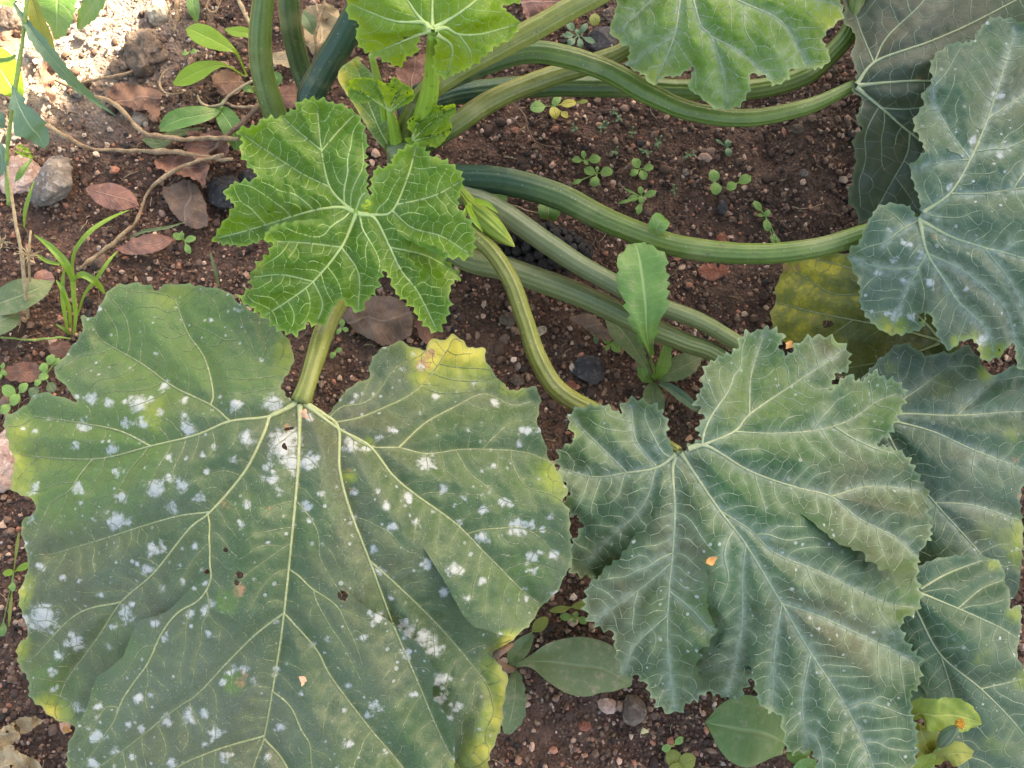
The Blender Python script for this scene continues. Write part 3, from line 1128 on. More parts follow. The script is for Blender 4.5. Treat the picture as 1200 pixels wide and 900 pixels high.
def mat_weed(name, a, b, vein, rough=.45, trans=.22, tcol=None, lat=.35, n_lat=1.4, scar=0.0, spec=.4):
    s = NT(name)
    v = s.attr('v'); ss = s.attr('s')
    n1 = s.noise(50.0, 4.0); n2 = s.noise(330.0, 4.0)
    col = s.mix(a, b, s.rng(s.m('ADD', s.m('MULTIPLY', n1, .7), s.m('MULTIPLY', n2, .3)), .36, .64))
    av = s.m('ABSOLUTE', v)
    mid = s.rng(av, .02, .09, 1, 0)
    wob = s.m('MULTIPLY', s.m('SUBTRACT', n1, .5), 2.4)
    la = s.m('FRACT', s.m('ADD', s.m('SUBTRACT', s.m('MULTIPLY', ss, n_lat), s.m('MULTIPLY', av, 1.1)), wob))
    latl = s.rng(s.m('ABSOLUTE', s.m('SUBTRACT', la, .5)), .02, .10, 1, 0)
    k = s.m('MAXIMUM', mid, s.m('MULTIPLY', latl, lat * .7))
    col = s.mix(col, vein, s.m('MULTIPLY', k, .75))
    if scar:
        sc = s.m('MULTIPLY', s.rng(s.noise(150.0, 6.0, rough=.75), .50, .62), s.rng(n1, .4, .6))
        col = s.mix(col, (.36, .30, .19), s.m('MULTIPLY', sc, scar))
    h = s.m('ADD', s.m('MULTIPLY', k, -.8), s.m('ADD', s.m('MULTIPLY', n2, .4), n1))
    return s.finish(col, rough, h, .0008, .8, spec, trans, tcol or vein)


def mat_straw(name, a, b, c):
    s = NT(name)
    st = s.n('ShaderNodeMapping'); s.put(st.inputs[0], s.pos); st.inputs['Scale'].default_value = (1, 1, 1)
    n1 = s.noise(120.0, 4.0, st.outputs[0]); n2 = s.noise(600.0, 4.0)
    col = s.mix(a, b, s.rng(n1, .35, .65)); col = s.mix(col, c, s.rng(n2, .5, .7, 0, .7))
    return s.finish(col, .7, s.m('ADD', n1, n2), .0008, .9, .25)


SOIL = mat_soil(); CRUMB = mat_crumb()
ST_GREY = mat_stone('stone_grey', (.12, .10, .088), (.23, .195, .17), (.34, .30, .27), 120)
ST_PINK = mat_stone('stone_pink', (.36, .22, .17), (.50, .34, .28), (.58, .46, .40), 110)
ST_TAN = mat_stone('stone_tan', (.26, .21, .16), (.42, .36, .28), (.48, .43, .36), 100)
ST_DULL = mat_stone('stone_dull_brown', (.085, .06, .045), (.15, .11, .085), (.22, .17, .14), 130)
ST_BLACK = mat_stone('charcoal', (.010, .010, .012), (.022, .022, .026), (.05, .05, .055), 160, .5)
ST_BRICK = mat_stone('brick_red', (.20, .065, .04), (.30, .11, .07), (.34, .17, .12), 150)
ST_SLATE = mat_stone('stone_slate', (.035, .033, .038), (.065, .06, .066), (.10, .095, .10), 140)
DEAD_RED = mat_dead('dead_leaf_red_brown', (.13, .055, .035), (.22, .105, .07), (.30, .19, .14))
DEAD_PINK = mat_dead('dead_leaf_pinkish', (.20, .09, .065), (.29, .145, .11), (.37, .235, .19))
DEAD_GREY = mat_dead('dead_leaf_grey_brown', (.11, .068, .048), (.185, .12, .088), (.26, .185, .14))
DEAD_TAN = mat_dead('dead_leaf_tan', (.34, .235, .12), (.48, .36, .21), (.30, .18, .09), (.55, .45, .3), .15, .35)
DEAD_RUST = mat_dead('dead_leaf_rust', (.15, .072, .045), (.24, .13, .085), (.30, .19, .135))
W_LIME = mat_weed('weed_lime', (.155, .285, .022), (.215, .36, .035), (.34, .45, .10), .4, .28, (.42, .58, .04), .2)
W_GREEN = mat_weed('weed_green', (.085, .195, .045), (.13, .255, .06), (.27, .40, .15), .42, .22, (.25, .45, .05), scar=.35)
W_DULL = mat_weed('weed_dull_green', (.085, .135, .06), (.125, .18, .075), (.24, .30, .15), .5, .18, (.22, .32, .06), scar=.45)
W_BLUE = mat_weed('weed_blue_green', (.075, .15, .10), (.11, .20, .125), (.34, .42, .27), .48, .18, (.2, .36, .1), .15)
W_SCAR = mat_weed('weed_scarred', (.125, .175, .07), (.175, .225, .095), (.24, .28, .13), .5, .18, (.25, .36, .06), .25, 1.2, .8)
W_YEL = mat_weed('weed_yellowed', (.42, .38, .05), (.50, .45, .10), (.55, .50, .2), .5, .2, (.5, .45, .05), .15)
W_OLIVE = mat_weed('weed_olive', (.17, .20, .035), (.25, .28, .055), (.34, .36, .12), .5, .22, (.4, .42, .04))
W_GRASS = mat_weed('grass_blade', (.13, .25, .03), (.20, .34, .05), (.26, .40, .10), .42, .25, (.36, .55, .05), 0, 1)
W_SOFT = mat_weed('weed_soft_lime', (.13, .20, .025), (.20, .27, .045), (.30, .36, .10), .5, .2, (.36, .45, .05), .3)
W_HEART = mat_weed('weed_heart_green', (.09, .17, .05), (.135, .225, .07), (.25, .33, .14), .45, .2, (.28, .42, .06), .3, 1.2, .5)
STRAW = mat_straw('dry_straw', (.34, .26, .15), (.48, .38, .23), (.22, .14, .08))
TWIG = mat_straw('dry_twig', (.20, .13, .075), (.38, .275, .17), (.10, .06, .04))
ROOT = mat_straw('root_brown', (.11, .065, .042), (.18, .115, .075), (.24, .17, .12))
STEMG = mat_straw('weed_stem', (.17, .26, .06), (.25, .34, .09), (.30, .36, .14))


# ------------------------------------------------------------------ the ground
def ground_z(x, y):
    z = .0075 * fbm(x * 7, y * 7, 3, 21) + .006 * fbm(x * 26, y * 26, 4, 22)
    z = z + .0035 * np.abs(fbm(x * 70, y * 70, 3, 25))
    return z - .002


def axis(lo, hi, st, far):
    d = np.arange(lo, hi + st / 2, st)
    k = st * np.cumsum(1.32 ** np.arange(1, 60)); k = k[k < far]
    k = np.append(k, far)
    return np.concatenate([(lo - k)[::-1], d, hi + k])


gx = axis(-.62, .62, .0034, 80.0); gy = axis(-.50, .56, .0034, 80.0)
X, Y = np.meshgrid(gx, gy)
Z = ground_z(X, Y)
gn = len(gx)
ii = np.arange(len(gy) - 1)[:, None] * gn; jj = np.arange(gn - 1)[None]
GF = np.stack([ii + jj, ii + jj + 1, ii + gn + jj + 1, ii + gn + jj], -1).reshape(-1, 4)
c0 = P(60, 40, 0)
sun_pale = np.clip(1.25 - np.sqrt(((X - c0[0]) / .15) ** 2 + ((Y - c0[1]) / .12) ** 2), 0, 1).ravel()  # soil painted paler where the sun patch falls, to brighten it
ground = link('ground', mesh_from('ground', np.stack([X, Y, Z], -1).reshape(-1, 3), GF, dict(sun_pale=sun_pale)), SOIL)
tag(ground, 'dark crumbly brown garden soil under the plants', None, None, 'structure')

# unseen wall added beyond the top of the picture: it shades the bed, its end lets the sun in at the corner
wallm = NT('shade_wall_render')
wcol = wallm.mix((.42, .38, .33), (.52, .48, .42), wallm.noise(4.0, 5.0))
WALLM = wallm.finish(wcol, .85, wallm.noise(120.0, 5.0), .003, .8, .2)


def box(name, x0, x1, y0, y1, z0, z1, mat, parent=None):
    V = np.array([(x, y, z) for z in (z0, z1) for y in (y0, y1) for x in (x0, x1)], float)
    F = np.array([[0, 2, 3, 1], [4, 5, 7, 6], [0, 1, 5, 4], [2, 6, 7, 3], [0, 4, 6, 2], [1, 3, 7, 5]])
    return link(name, mesh_from(name, V, F, {}, False), mat, parent)


EDGE_A = P(197, 14, 0.0)
WALL_Y = 1.55
wx = EDGE_A[0] + (WALL_Y + .2 - EDGE_A[1])
gw = empty('shade_wall', (wx, WALL_Y, 0), 'unseen cream wall with a coping, added to shade the bed', 'wall')
box('wall', wx, wx + 3.6, WALL_Y, WALL_Y + .2, -.05, 2.05, WALLM, gw)
box('coping', wx + .03, wx + 3.62, WALL_Y - .03, WALL_Y + .23, 2.053, 2.11, ST_GREY, gw)

# ------------------------------------------------------------------ the courgette plant
crown = P(475, 190, 0.0)
plant = empty('courgette_plant', crown, 'large courgette plant with lobed mildewed leaves on thick ribbed stalks', 'plant')
plant.location.z = 0

# thick short stem
stalk(plant, 'stem', [(500, 250, -.01), (492, 225, .03), (478, 195, .07), (468, 172, .105)], [27, 26, 23, 16], PET_G, 7, .08, 60, 1, 42, (.8, .1))

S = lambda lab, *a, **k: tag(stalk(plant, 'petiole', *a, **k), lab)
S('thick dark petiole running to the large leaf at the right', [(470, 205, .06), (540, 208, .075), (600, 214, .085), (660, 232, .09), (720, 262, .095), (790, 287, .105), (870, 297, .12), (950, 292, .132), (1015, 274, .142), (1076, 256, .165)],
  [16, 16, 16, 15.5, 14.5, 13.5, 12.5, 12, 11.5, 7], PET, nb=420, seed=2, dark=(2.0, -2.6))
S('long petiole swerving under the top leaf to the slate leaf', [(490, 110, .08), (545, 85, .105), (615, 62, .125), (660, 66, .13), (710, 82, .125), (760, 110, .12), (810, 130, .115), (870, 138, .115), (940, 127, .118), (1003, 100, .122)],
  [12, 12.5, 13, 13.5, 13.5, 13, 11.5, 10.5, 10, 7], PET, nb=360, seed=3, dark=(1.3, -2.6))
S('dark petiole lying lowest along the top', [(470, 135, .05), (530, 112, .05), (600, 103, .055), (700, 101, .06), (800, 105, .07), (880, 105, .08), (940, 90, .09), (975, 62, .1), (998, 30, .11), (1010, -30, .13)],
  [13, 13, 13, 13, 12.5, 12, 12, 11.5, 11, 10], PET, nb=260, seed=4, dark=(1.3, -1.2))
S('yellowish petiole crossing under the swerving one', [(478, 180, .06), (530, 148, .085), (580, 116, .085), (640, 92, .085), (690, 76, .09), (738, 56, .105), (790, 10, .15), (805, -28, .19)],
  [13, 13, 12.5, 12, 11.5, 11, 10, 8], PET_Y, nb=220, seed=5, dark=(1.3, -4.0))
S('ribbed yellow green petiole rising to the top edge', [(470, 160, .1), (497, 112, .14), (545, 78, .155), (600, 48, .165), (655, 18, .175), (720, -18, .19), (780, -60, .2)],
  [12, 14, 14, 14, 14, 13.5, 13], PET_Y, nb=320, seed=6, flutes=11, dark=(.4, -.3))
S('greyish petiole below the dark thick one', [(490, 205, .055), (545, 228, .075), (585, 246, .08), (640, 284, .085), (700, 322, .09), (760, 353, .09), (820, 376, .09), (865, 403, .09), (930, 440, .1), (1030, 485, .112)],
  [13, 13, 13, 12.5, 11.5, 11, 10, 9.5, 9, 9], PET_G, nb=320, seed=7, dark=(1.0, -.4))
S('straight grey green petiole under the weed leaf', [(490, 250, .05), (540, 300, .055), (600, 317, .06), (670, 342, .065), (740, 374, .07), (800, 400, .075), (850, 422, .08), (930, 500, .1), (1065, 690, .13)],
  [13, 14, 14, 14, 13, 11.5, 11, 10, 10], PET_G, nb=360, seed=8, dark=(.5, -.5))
S('thin curved yellow green petiole ending under the middle leaf', [(500, 230, .09), (545, 268, .105), (575, 294, .112), (600, 332, .115), (615, 375, .115), (630, 420, .115), (655, 457, .112), (700, 484, .108), (750, 505, .12), (795, 528, .152)],
  [11, 11, 10.5, 10.5, 11, 11, 11.5, 11, 9, 5.5], PET_Y, nb=260, seed=9, flutes=11, dark=(.2, 0))
S('stout striped petiole carrying the big mildewed leaf', [(460, 215, .08), (432, 290, .125), (402, 345, .165), (381, 385, .19), (369, 420, .200), (361, 447, .205), (353, 470, .204)],
  [12, 12, 12, 12, 11, 10, 12], PET_Y, nb=160, seed=10, flutes=11, depth=.07)
S('short petiole hidden under the bright young leaf', [(468, 195, .09), (450, 225, .16), (430, 243, .21), (418, 249, .247)], [10, 9, 8, 6], PET_L, nb=40, seed=11)
S('pale green petiole of the small top leaf', [(492, 165, .1), (497, 135, .135), (504, 105, .165), (506, 70, .2), (507, 38, .243)], [12, 13, 11, 8.5, 7], PET_L, nb=60, seed=12, flutes=6)
S('upright green petiole leaving the picture at the top', [(350, 190, .04), (330, 150, .06), (316, 115, .085), (306, 75, .11), (305, 35, .135), (310, -10, .16), (318, -60, .19)], [14, 14.5, 14, 14, 14, 13.5, 13], PET, nb=260, seed=13, dark=(.3, .1))
S('short dark petiole between the upright one and the brown leaf', [(372, 130, .03), (356, 90, .05), (346, 55, .075), (340, 20, .1), (336, -30, .13)], [13, 13, 13, 13, 12.5], PET, nb=180, seed=14, dark=(.9, .5))
S('dark bluish petiole slanting up beside the bud', [(385, 180, .05), (364, 120, .075), (378, 85, .095), (400, 48, .115), (418, 15, .13), (450, -40, .155)], [17, 17.5, 17.5, 17, 16, 15], PET, nb=260, seed=15, dark=(1.3, 1.0))

# -- the big mildewed leaf
L1_OUT = [(345, 470), (335, 463), (330, 450), (342, 430), (343, 410), (333, 392), (317, 375), (293, 363), (277, 352), (267, 342), (247, 337), (217, 333), (197, 333), (183, 340), (177, 335), (160, 332), (143, 333), (130, 338), (123, 347), (115, 363), (108, 372),
          (95, 370), (97, 385), (87, 403), (73, 420), (63, 435), (70, 445), (80, 457), (90, 470), (77, 467), (47, 460), (27, 477), (7, 488), (5, 500), (10, 520), (17, 540), (15, 553), (12, 570), (20, 578), (33, 583), (43, 592), (37, 603), (25, 613), (28, 637), (33, 663),
          (22, 697), (25, 717), (33, 743), (20, 758), (23, 780), (33, 797), (35, 817), (50, 830), (60, 840), (77, 847), (88, 852), (80, 873), (78, 900), (78, 940), (100, 985), (150, 1020), (220, 1045), (290, 1055), (370, 1045), (440, 1020), (495, 985), (520, 950), (531, 915),
          (548, 925), (572, 912), (573, 890), (583, 863), (588, 850), (590, 827), (595, 793), (587, 783), (580, 767), (593, 757), (603, 747), (620, 733), (633, 713), (653, 693), (663, 673), (670, 660), (670, 643), (668, 620), (667, 600), (660, 587), (665, 577), (653, 550), (643, 537),
          (637, 513), (630, 497), (633, 467), (625, 453), (600, 457), (583, 442), (570, 423), (567, 408), (550, 407), (540, 397), (530, 392), (522, 398), (508, 397), (500, 405), (497, 410), (480, 405), (470, 400), (460, 403), (443, 412), (433, 427), (433, 442), (420, 448), (403, 460), (388, 482), (378, 484), (365, 472), (355, 474)]
L1_V = [[(352, 472), (350, 537), (345, 600), (333, 718), (325, 775), (310, 862), (297, 900), (280, 985), (270, 1035)],
        [(350, 472), (335, 480), (317, 488), (310, 507), (287, 553), (247, 600), (222, 620), (180, 672), (143, 705), (113, 750), (80, 795), (67, 825)],
        [(348, 472), (317, 488), (270, 494), (230, 510), (177, 523), (120, 537), (67, 537), (30, 534)],
        [(356, 472), (380, 486), (397, 503), (398, 550), (410, 597), (433, 657), (460, 730), (490, 800), (520, 870), (545, 910)],
        [(358, 474), (397, 503), (433, 523), (460, 557), (487, 580), (533, 613), (567, 647), (583, 663), (610, 690), (630, 706)],
        [(397, 503), (433, 523), (467, 525), (500, 532), (540, 527), (573, 527), (613, 530), (650, 543)],
        [(388, 496), (420, 490), (450, 478), (480, 463), (505, 440), (528, 405)],
        [(467, 525), (497, 497), (533, 477), (567, 462), (600, 475), (625, 470)],
        [(270, 494), (247, 475), (203, 453), (167, 427), (120, 400)],
        [(247, 475), (250, 460), (240, 420), (220, 390), (205, 350)],
        [(333, 718), (300, 743), (263, 780), (233, 812), (207, 830), (147, 877), (100, 910)],
        [(333, 718), (370, 760), (388, 793), (433, 853), (467, 893), (500, 940)],
        [(310, 862), (250, 880), (200, 905), (150, 960)], [(310, 865), (337, 900), (370, 980)],
        [(247, 600), (200, 607), (120, 632), (60, 650)], [(177, 523), (140, 505), (90, 495), (40, 488)], [(143, 705), (90, 720), (40, 770)],
        [(433, 657), (470, 690), (520, 740), (570, 800)]]
L1_M = [(193, 453, 7), (163, 473, 13), (127, 472, 8), (107, 468, 9), (188, 483, 6), (220, 502, 10), (167, 495, 8), (147, 495, 8), (277, 475, 10), (323, 473, 13), (217, 468, 6), (97, 500, 9), (132, 525, 8), (87, 522, 6), (198, 535, 6), (182, 573, 14), (212, 567, 11), (237, 533, 5), (250, 523, 5), (275, 538, 6), (290, 513, 12),
        (233, 582, 6), (92, 573, 9), (40, 572, 8), (137, 610, 14), (200, 592, 7), (242, 553, 5), (333, 520, 22), (343, 540, 18), (363, 540, 14), (320, 563, 10), (313, 548, 7), (290, 590, 7), (283, 615, 6), (330, 577, 6), (358, 593, 7), (143, 583, 8), (180, 643, 10), (173, 667, 9), (50, 723, 22), (90, 753, 12), (70, 770, 7), (147, 717, 12),
        (133, 613, 12), (213, 682, 5), (118, 697, 5), (193, 747, 6), (223, 720, 7), (240, 717, 7), (247, 707, 6), (287, 783, 6), (275, 783, 5), (220, 838, 9), (240, 837, 8), (195, 845, 9), (115, 828, 6), (90, 828, 6), (163, 818, 8), (113, 863, 11), (110, 895, 9), (133, 880, 6), (253, 860, 9), (263, 888, 7), (328, 852, 7), (312, 888, 6), (202, 895, 9),
        (63, 787, 6), (62, 808, 5), (48, 665, 6), (245, 743, 5), (412, 523, 10), (430, 525, 6), (460, 505, 6), (500, 543, 12), (618, 505, 8), (632, 503, 5), (478, 583, 8), (520, 573, 7), (452, 593, 7), (415, 577, 6), (488, 612, 6), (545, 583, 5), (567, 598, 8), (590, 588, 8), (607, 617, 14), (565, 630, 9), (538, 613, 5), (577, 547, 6), (458, 618, 6),
        (443, 513, 5), (360, 593, 7), (363, 610, 5), (437, 643, 6), (647, 605, 5), (533, 667, 10), (500, 662, 8), (623, 653, 9), (650, 650, 8), (625, 670, 5), (565, 682, 6), (497, 747, 12), (443, 723, 10), (480, 740, 10), (510, 763, 9), (517, 797, 10), (518, 818, 7), (537, 827, 7), (477, 767, 6), (437, 827, 8), (430, 838, 5), (408, 872, 6), (355, 813, 5),
        (425, 747, 6), (487, 813, 5), (547, 702, 6), (442, 667, 6), (473, 730, 8)]
build_leaf(plant, 'leaf', L1_OUT, L1_V,
           [(352, 470, .213), (160, 340, .150), (60, 440, .150), (15, 520, .145), (25, 700, .150), (50, 830, .140), (300, 1040, .165), (150, 1000, .16), (500, 960, .165), (580, 890, .150), (595, 790, .160), (665, 650, .178), (630, 480, .170), (530, 395, .165), (435, 430, .185), (340, 400, .190), (250, 600, .222), (330, 720, .218), (450, 620, .222), (200, 480, .200), (540, 560, .205)],
           LM_OLD, VM_OLD, 'largest leaf, grey green and speckled all over with white powdery mildew',
           slits=[([(88, 852), (100, 833), (112, 797), (123, 787), (143, 770), (152, 750), (163, 728), (197, 715), (238, 672)], (250, 780)),
                  ([(531, 915), (533, 877), (530, 853), (520, 833), (507, 813), (512, 790), (507, 780), (493, 757), (480, 747), (460, 730), (430, 712), (405, 690)], (420, 850)),
                  ([(603, 747), (575, 740), (548, 727), (520, 680), (495, 640)], (600, 660))],
           holes=[[(396, 694), (402, 692), (408, 697), (404, 704), (397, 702)], [(277, 671), (283, 670), (285, 676), (279, 678)], [(275, 680), (280, 681), (279, 686), (275, 685)], [(240, 668), (245, 668), (245, 672), (240, 672)], [(262, 642), (267, 643), (266, 647), (262, 646)], [(330, 522), (334, 519), (337, 527), (332, 526)], [(333, 502), (343, 500), (344, 503), (334, 505)]],
           teeth=(2.6, 17.0), bulge=(13.0, 46.0), pucker=3.6, hw=3.6, quilt=(1.5, 6.0), vr=(2.3, .7), sec=(.30, .11, 1.2), net=17.0, gap=26.0, mildew=L1_M, slit_teeth=.5, rand_mildew=150, seed=1,
           paint=dict(fresh=[(266, 706, 15, 1.2), (274, 798, 14, 1.2), (640, 560, 40, .5), (200, 400, 110), (120, 520, 95), (70, 560, 70), (300, 420, 70, .8), (60, 480, 60), (60, 800, 40, .7), (610, 690, 70, .5), (150, 760, 40, .5)], yellow=[(530, 408, 44, 1.5), (505, 420, 24, 1.6), (515, 432, 22), (490, 455, 14, .7), (18, 555, 30, .8), (30, 515, 22, .7), (335, 418, 24, .6), (60, 835, 22), (592, 795, 30), (585, 845, 28), (560, 890, 30), (600, 757, 16), (600, 450, 18, .6), (645, 565, 24, .55), (22, 692, 18, .7), (55, 540, 30, .5), (205, 345, 26, .45), (22, 760, 14, .8)], blotch=[(410, 558, 9, .6), (430, 520, 10, .6), (495, 440, 16, .7), (180, 485, 20, .45)],
                      brown=[(62, 843, 6, .9), (590, 800, 6, .8), (588, 832, 5, .7), (10, 500, 5, .7), (538, 398, 5, .7), (560, 905, 7, .8), (14, 568, 4, .7), (280, 697, 7, .9), (286, 792, 7, .9), (496, 428, 12, .9), (504, 414, 9), (264, 592, 8, .7), (410, 552, 7, .8), (413, 575, 6, .7), (318, 597, 5, .8), (282, 690, 9, .9), (282, 800, 8, .9), (580, 766, 6), (437, 520, 7, .6), (322, 400, 4, .4)]))

# -- the middle leaf on the right
L2_OUT = [(800, 527), (809, 521), (820, 513), (816, 502), (824, 486), (814, 471), (822, 452), (826, 429), (847, 416), (862, 410), (870, 391), (889, 387), (901, 383), (918, 393), (914, 406), (924, 416), (939, 398), (966, 393), (991, 406), (995, 431), (980, 440), (973, 456), (993, 439), (1008, 446), (1023, 435), (1035, 442), (1056, 450), (1060, 471), (1050, 494), (1044, 509), (1027, 519),
          (1046, 525), (1065, 536), (1077, 559), (1087, 575), (1090, 605), (1092, 628), (1079, 647), (1074, 668), (1079, 692), (1077, 715), (1056, 730), (1069, 761), (1079, 772), (1077, 803), (1067, 818), (1075, 861), (1073, 891), (1062, 930), (1040, 965), (1015, 970), (985, 945), (965, 915), (958, 900), (954, 884), (943, 880), (925, 882), (916, 853), (914, 838), (901, 834), (889, 822), (885, 807), (878, 797),
          (868, 817), (851, 818), (828, 811), (819, 819), (805, 826), (789, 836), (770, 826), (751, 795), (732, 792), (722, 769), (717, 742), (697, 734), (684, 711), (690, 684), (699, 677), (671, 673), (667, 654), (671, 634), (682, 613), (663, 596), (661, 586), (667, 578), (653, 548), (657, 525), (673, 515), (665, 494), (674, 479), (697, 475), (713, 475), (726, 486), (728, 475), (740, 467), (759, 471), (774, 479), (782, 494), (783, 513), (787, 524), (793, 530)]
L2_V = [[(797, 530), (843, 598), (874, 638), (916, 707), (950, 765), (985, 818), (1008, 861), (1023, 899), (1030, 945)],
        [(800, 528), (828, 523), (878, 552), (931, 571), (973, 582), (1008, 609), (1054, 632), (1072, 650)],
        [(800, 528), (820, 523), (860, 506), (878, 486), (924, 454), (962, 429), (985, 412)],
        [(860, 506), (908, 508), (958, 504), (996, 492), (1027, 471), (1050, 462)],
        [(792, 532), (770, 548), (736, 554), (697, 559), (660, 550)],
        [(768, 549), (759, 582), (743, 605), (717, 628), (690, 655)],
        [(792, 534), (788, 552), (791, 598), (788, 651), (784, 692), (782, 746), (786, 790), (790, 828)],
        [(874, 638), (870, 677), (870, 726), (862, 775), (852, 812)],
        [(843, 598), (880, 622), (908, 648), (958, 669), (1000, 690), (1039, 707), (1070, 712)],
        [(916, 707), (960, 722), (1010, 745), (1065, 770)], [(950, 765), (940, 820), (945, 870)], [(916, 707), (908, 760), (905, 825)],
        [(770, 548), (745, 515), (740, 478)], [(735, 554), (705, 525), (675, 495)], [(973, 582), (1020, 570), (1078, 575)], [(786, 660), (750, 690), (700, 725)], [(783, 720), (745, 755), (732, 785)], [(878, 486), (880, 440), (895, 392)], [(784, 692), (812, 715), (834, 740)]]
build_leaf(plant, 'leaf', L2_OUT, L2_V,
           [(795, 528, .166), (1040, 950, .125), (1075, 830, .13), (660, 560, .150), (720, 478, .150), (680, 660, .135), (890, 390, .145), (985, 410, .145), (1055, 470, .150), (1085, 600, .150), (1070, 700, .148), (789, 836, .110), (720, 760, .125), (870, 810, .130), (880, 640, .183), (960, 720, .175), (850, 560, .178), (940, 500, .168), (980, 590, .172)],
           LM_BLUE, VM_PALE, 'deeply lobed blue green leaf with silvery veins right of the middle',
           slits=[([(1074, 668), (1046, 671), (1023, 661), (1008, 647), (985, 638), (966, 624), (950, 610), (935, 600)], (1020, 620)),
                  ([(828, 811), (823, 803), (819, 785), (820, 765), (839, 742), (830, 715), (829, 677), (826, 650)], (780, 720)),
                  ([(699, 677), (713, 663), (730, 648), (745, 625)], (750, 690)),
                  ([(885, 807), (879, 780), (876, 755)], (900, 780))],
           teeth=(6.5, 12.0), bulge=(12.0, 30.0), pucker=2.6, slit_teeth=1.0, quilt=(1.6, 5.5), vr=(2.0, .7), sec=(.34, .15, 1.5), net=14.5, band=5.0, hw=4.5, silver=.95, rand_mildew=0, seed=2, gap=24.0, ruffle=(7.0, 26.0),
           paint=dict(fresh=[(900, 460, 80, .7), (790, 720, 60, .5), (1040, 480, 60, .6), (700, 500, 60, .5), (1060, 700, 50, .6)], yellow=[(982, 400, 9, .5), (978, 448, 8, .5), (662, 590, 12, .4), (672, 508, 9, .5), (1052, 722, 10, .4)], brown=[(925, 404, 5, .8), (720, 655, 5, .5)], silver=[(1040, 745, 25, .5), (760, 520, 25, .4), (720, 540, 22, .4), (800, 690, 30, .3)]))

# -- the bright young leaf
L3_OUT = [(425, 244), (431, 228), (430, 207), (429, 187), (430, 163), (423, 140), (410, 127), (390, 120), (370, 115), (353, 117), (343, 128), (327, 137), (313, 137), (297, 147), (277, 152), (283, 163), (282, 180), (290, 193), (300, 208), (273, 215), (262, 228), (273, 238), (267, 253), (250, 280), (267, 287), (287, 288), (309, 282), (318, 290), (300, 310), (293, 323), (293, 337), (280, 350),
          (297, 363), (310, 373), (327, 387), (347, 393), (360, 380), (380, 380), (397, 353), (420, 367), (430, 353), (443, 338), (449, 318), (458, 330), (463, 343), (480, 357), (493, 377), (513, 390), (527, 363), (528, 337), (540, 323), (524, 304), (550, 302), (557, 283), (552, 260), (537, 240), (543, 210), (527, 190), (507, 183), (487, 168), (463, 180), (457, 193), (439, 198), (435, 215), (433, 236), (430, 248)]
L3_V = [[(418, 250), (400, 290), (367, 330), (337, 353), (310, 370)], [(416, 248), (410, 245), (387, 220), (377, 177), (372, 130)], [(387, 220), (353, 203), (313, 177), (284, 157)], [(414, 248), (397, 243), (363, 248), (297, 268), (256, 279)],
        [(420, 250), (440, 252), (460, 247), (477, 210), (487, 175)], [(460, 247), (483, 267), (517, 277), (548, 296)], [(465, 240), (507, 230), (538, 214)], [(421, 251), (440, 257), (457, 290), (470, 317), (490, 343), (510, 383)],
        [(400, 290), (360, 285), (325, 283)], [(367, 330), (330, 322), (297, 325)], [(400, 290), (420, 320), (420, 360)], [(367, 330), (378, 355), (372, 377)], [(377, 177), (400, 150), (415, 135)], [(377, 177), (345, 150), (332, 138)], [(457, 290), (500, 300), (538, 322)]]
build_leaf(plant, 'leaf', L3_OUT, L3_V,
           [(418, 248, .247), (275, 155, .262), (370, 118, .268), (425, 150, .262), (253, 278, .238), (285, 350, .235), (345, 388, .222), (440, 340, .236), (510, 385, .218), (535, 325, .228), (553, 285, .242), (535, 210, .258), (487, 172, .262), (380, 200, .264), (360, 280, .258), (480, 240, .262), (470, 310, .252), (320, 240, .262)],
           LM_YOUNG, VM_YOUNG, 'vivid green young leaf with a bold pale vein net',
           slits=[([(309, 282), (313, 270), (330, 262), (355, 258), (380, 256)], (340, 300)), ([(524, 304), (500, 292), (475, 280)], (510, 270))],
           grid=3.2, teeth=(6.0, 10.5), bulge=(9.0, 20.0), pucker=3.2, quilt=(1.4, 4.5), vr=(2.1, .8), sec=(.34, .15, 1.25), net=12.5, silver=.3, rand_mildew=0, seed=3, gap=22.0, ruffle=(4.0, 18.0),
           paint=dict(yellow=[(300, 310, 12, .5), (510, 186, 8, .5)]))

# -- the small lime leaf at the top edge
L4_OUT = [(503, 40), (497, 35), (490, 50), (488, 63), (477, 67), (470, 78), (457, 75), (443, 67), (423, 57), (417, 40), (420, 27), (408, 20), (407, 0), (415, -30), (450, -60), (500, -72), (560, -60), (600, -30), (612, -5), (608, 3), (590, 8), (607, 23), (607, 33), (597, 47), (583, 53), (567, 67), (553, 78), (533, 87), (520, 92), (508, 80), (510, 57), (511, 42)]
L4_V = [[(507, 37), (507, 0), (510, -60)], [(505, 35), (485, 12), (460, -30)], [(503, 35), (497, 27), (463, 25), (430, 13), (412, 5)], [(509, 36), (523, 33), (537, 40), (563, 40), (602, 30)], [(509, 34), (550, 7), (590, -30)], [(505, 36), (480, 45), (445, 60)], [(511, 40), (530, 55), (525, 85)], [(537, 40), (550, 58), (553, 74)]]
build_leaf(plant, 'leaf', L4_OUT, L4_V, [(507, 37, .243), (410, 10, .240), (420, 55, .222), (460, 75, .216), (525, 90, .216), (600, 35, .236), (500, -70, .235), (560, 20, .262), (460, 30, .255), (545, 60, .240), (510, -20, .258)],
           LM_TENDER, VM_YOUNG, 'small glossy lime green leaf cut by the top edge', grid=3.0, teeth=(4.0, 10.0), pucker=1.5, bulge=(6.0, 18.0), quilt=(1.2, 5.0), vr=(2.3, .7), sec=(.36, .11, 1.0), net=13.0, silver=.15, seed=4, ruffle=(7.0, 14.0))

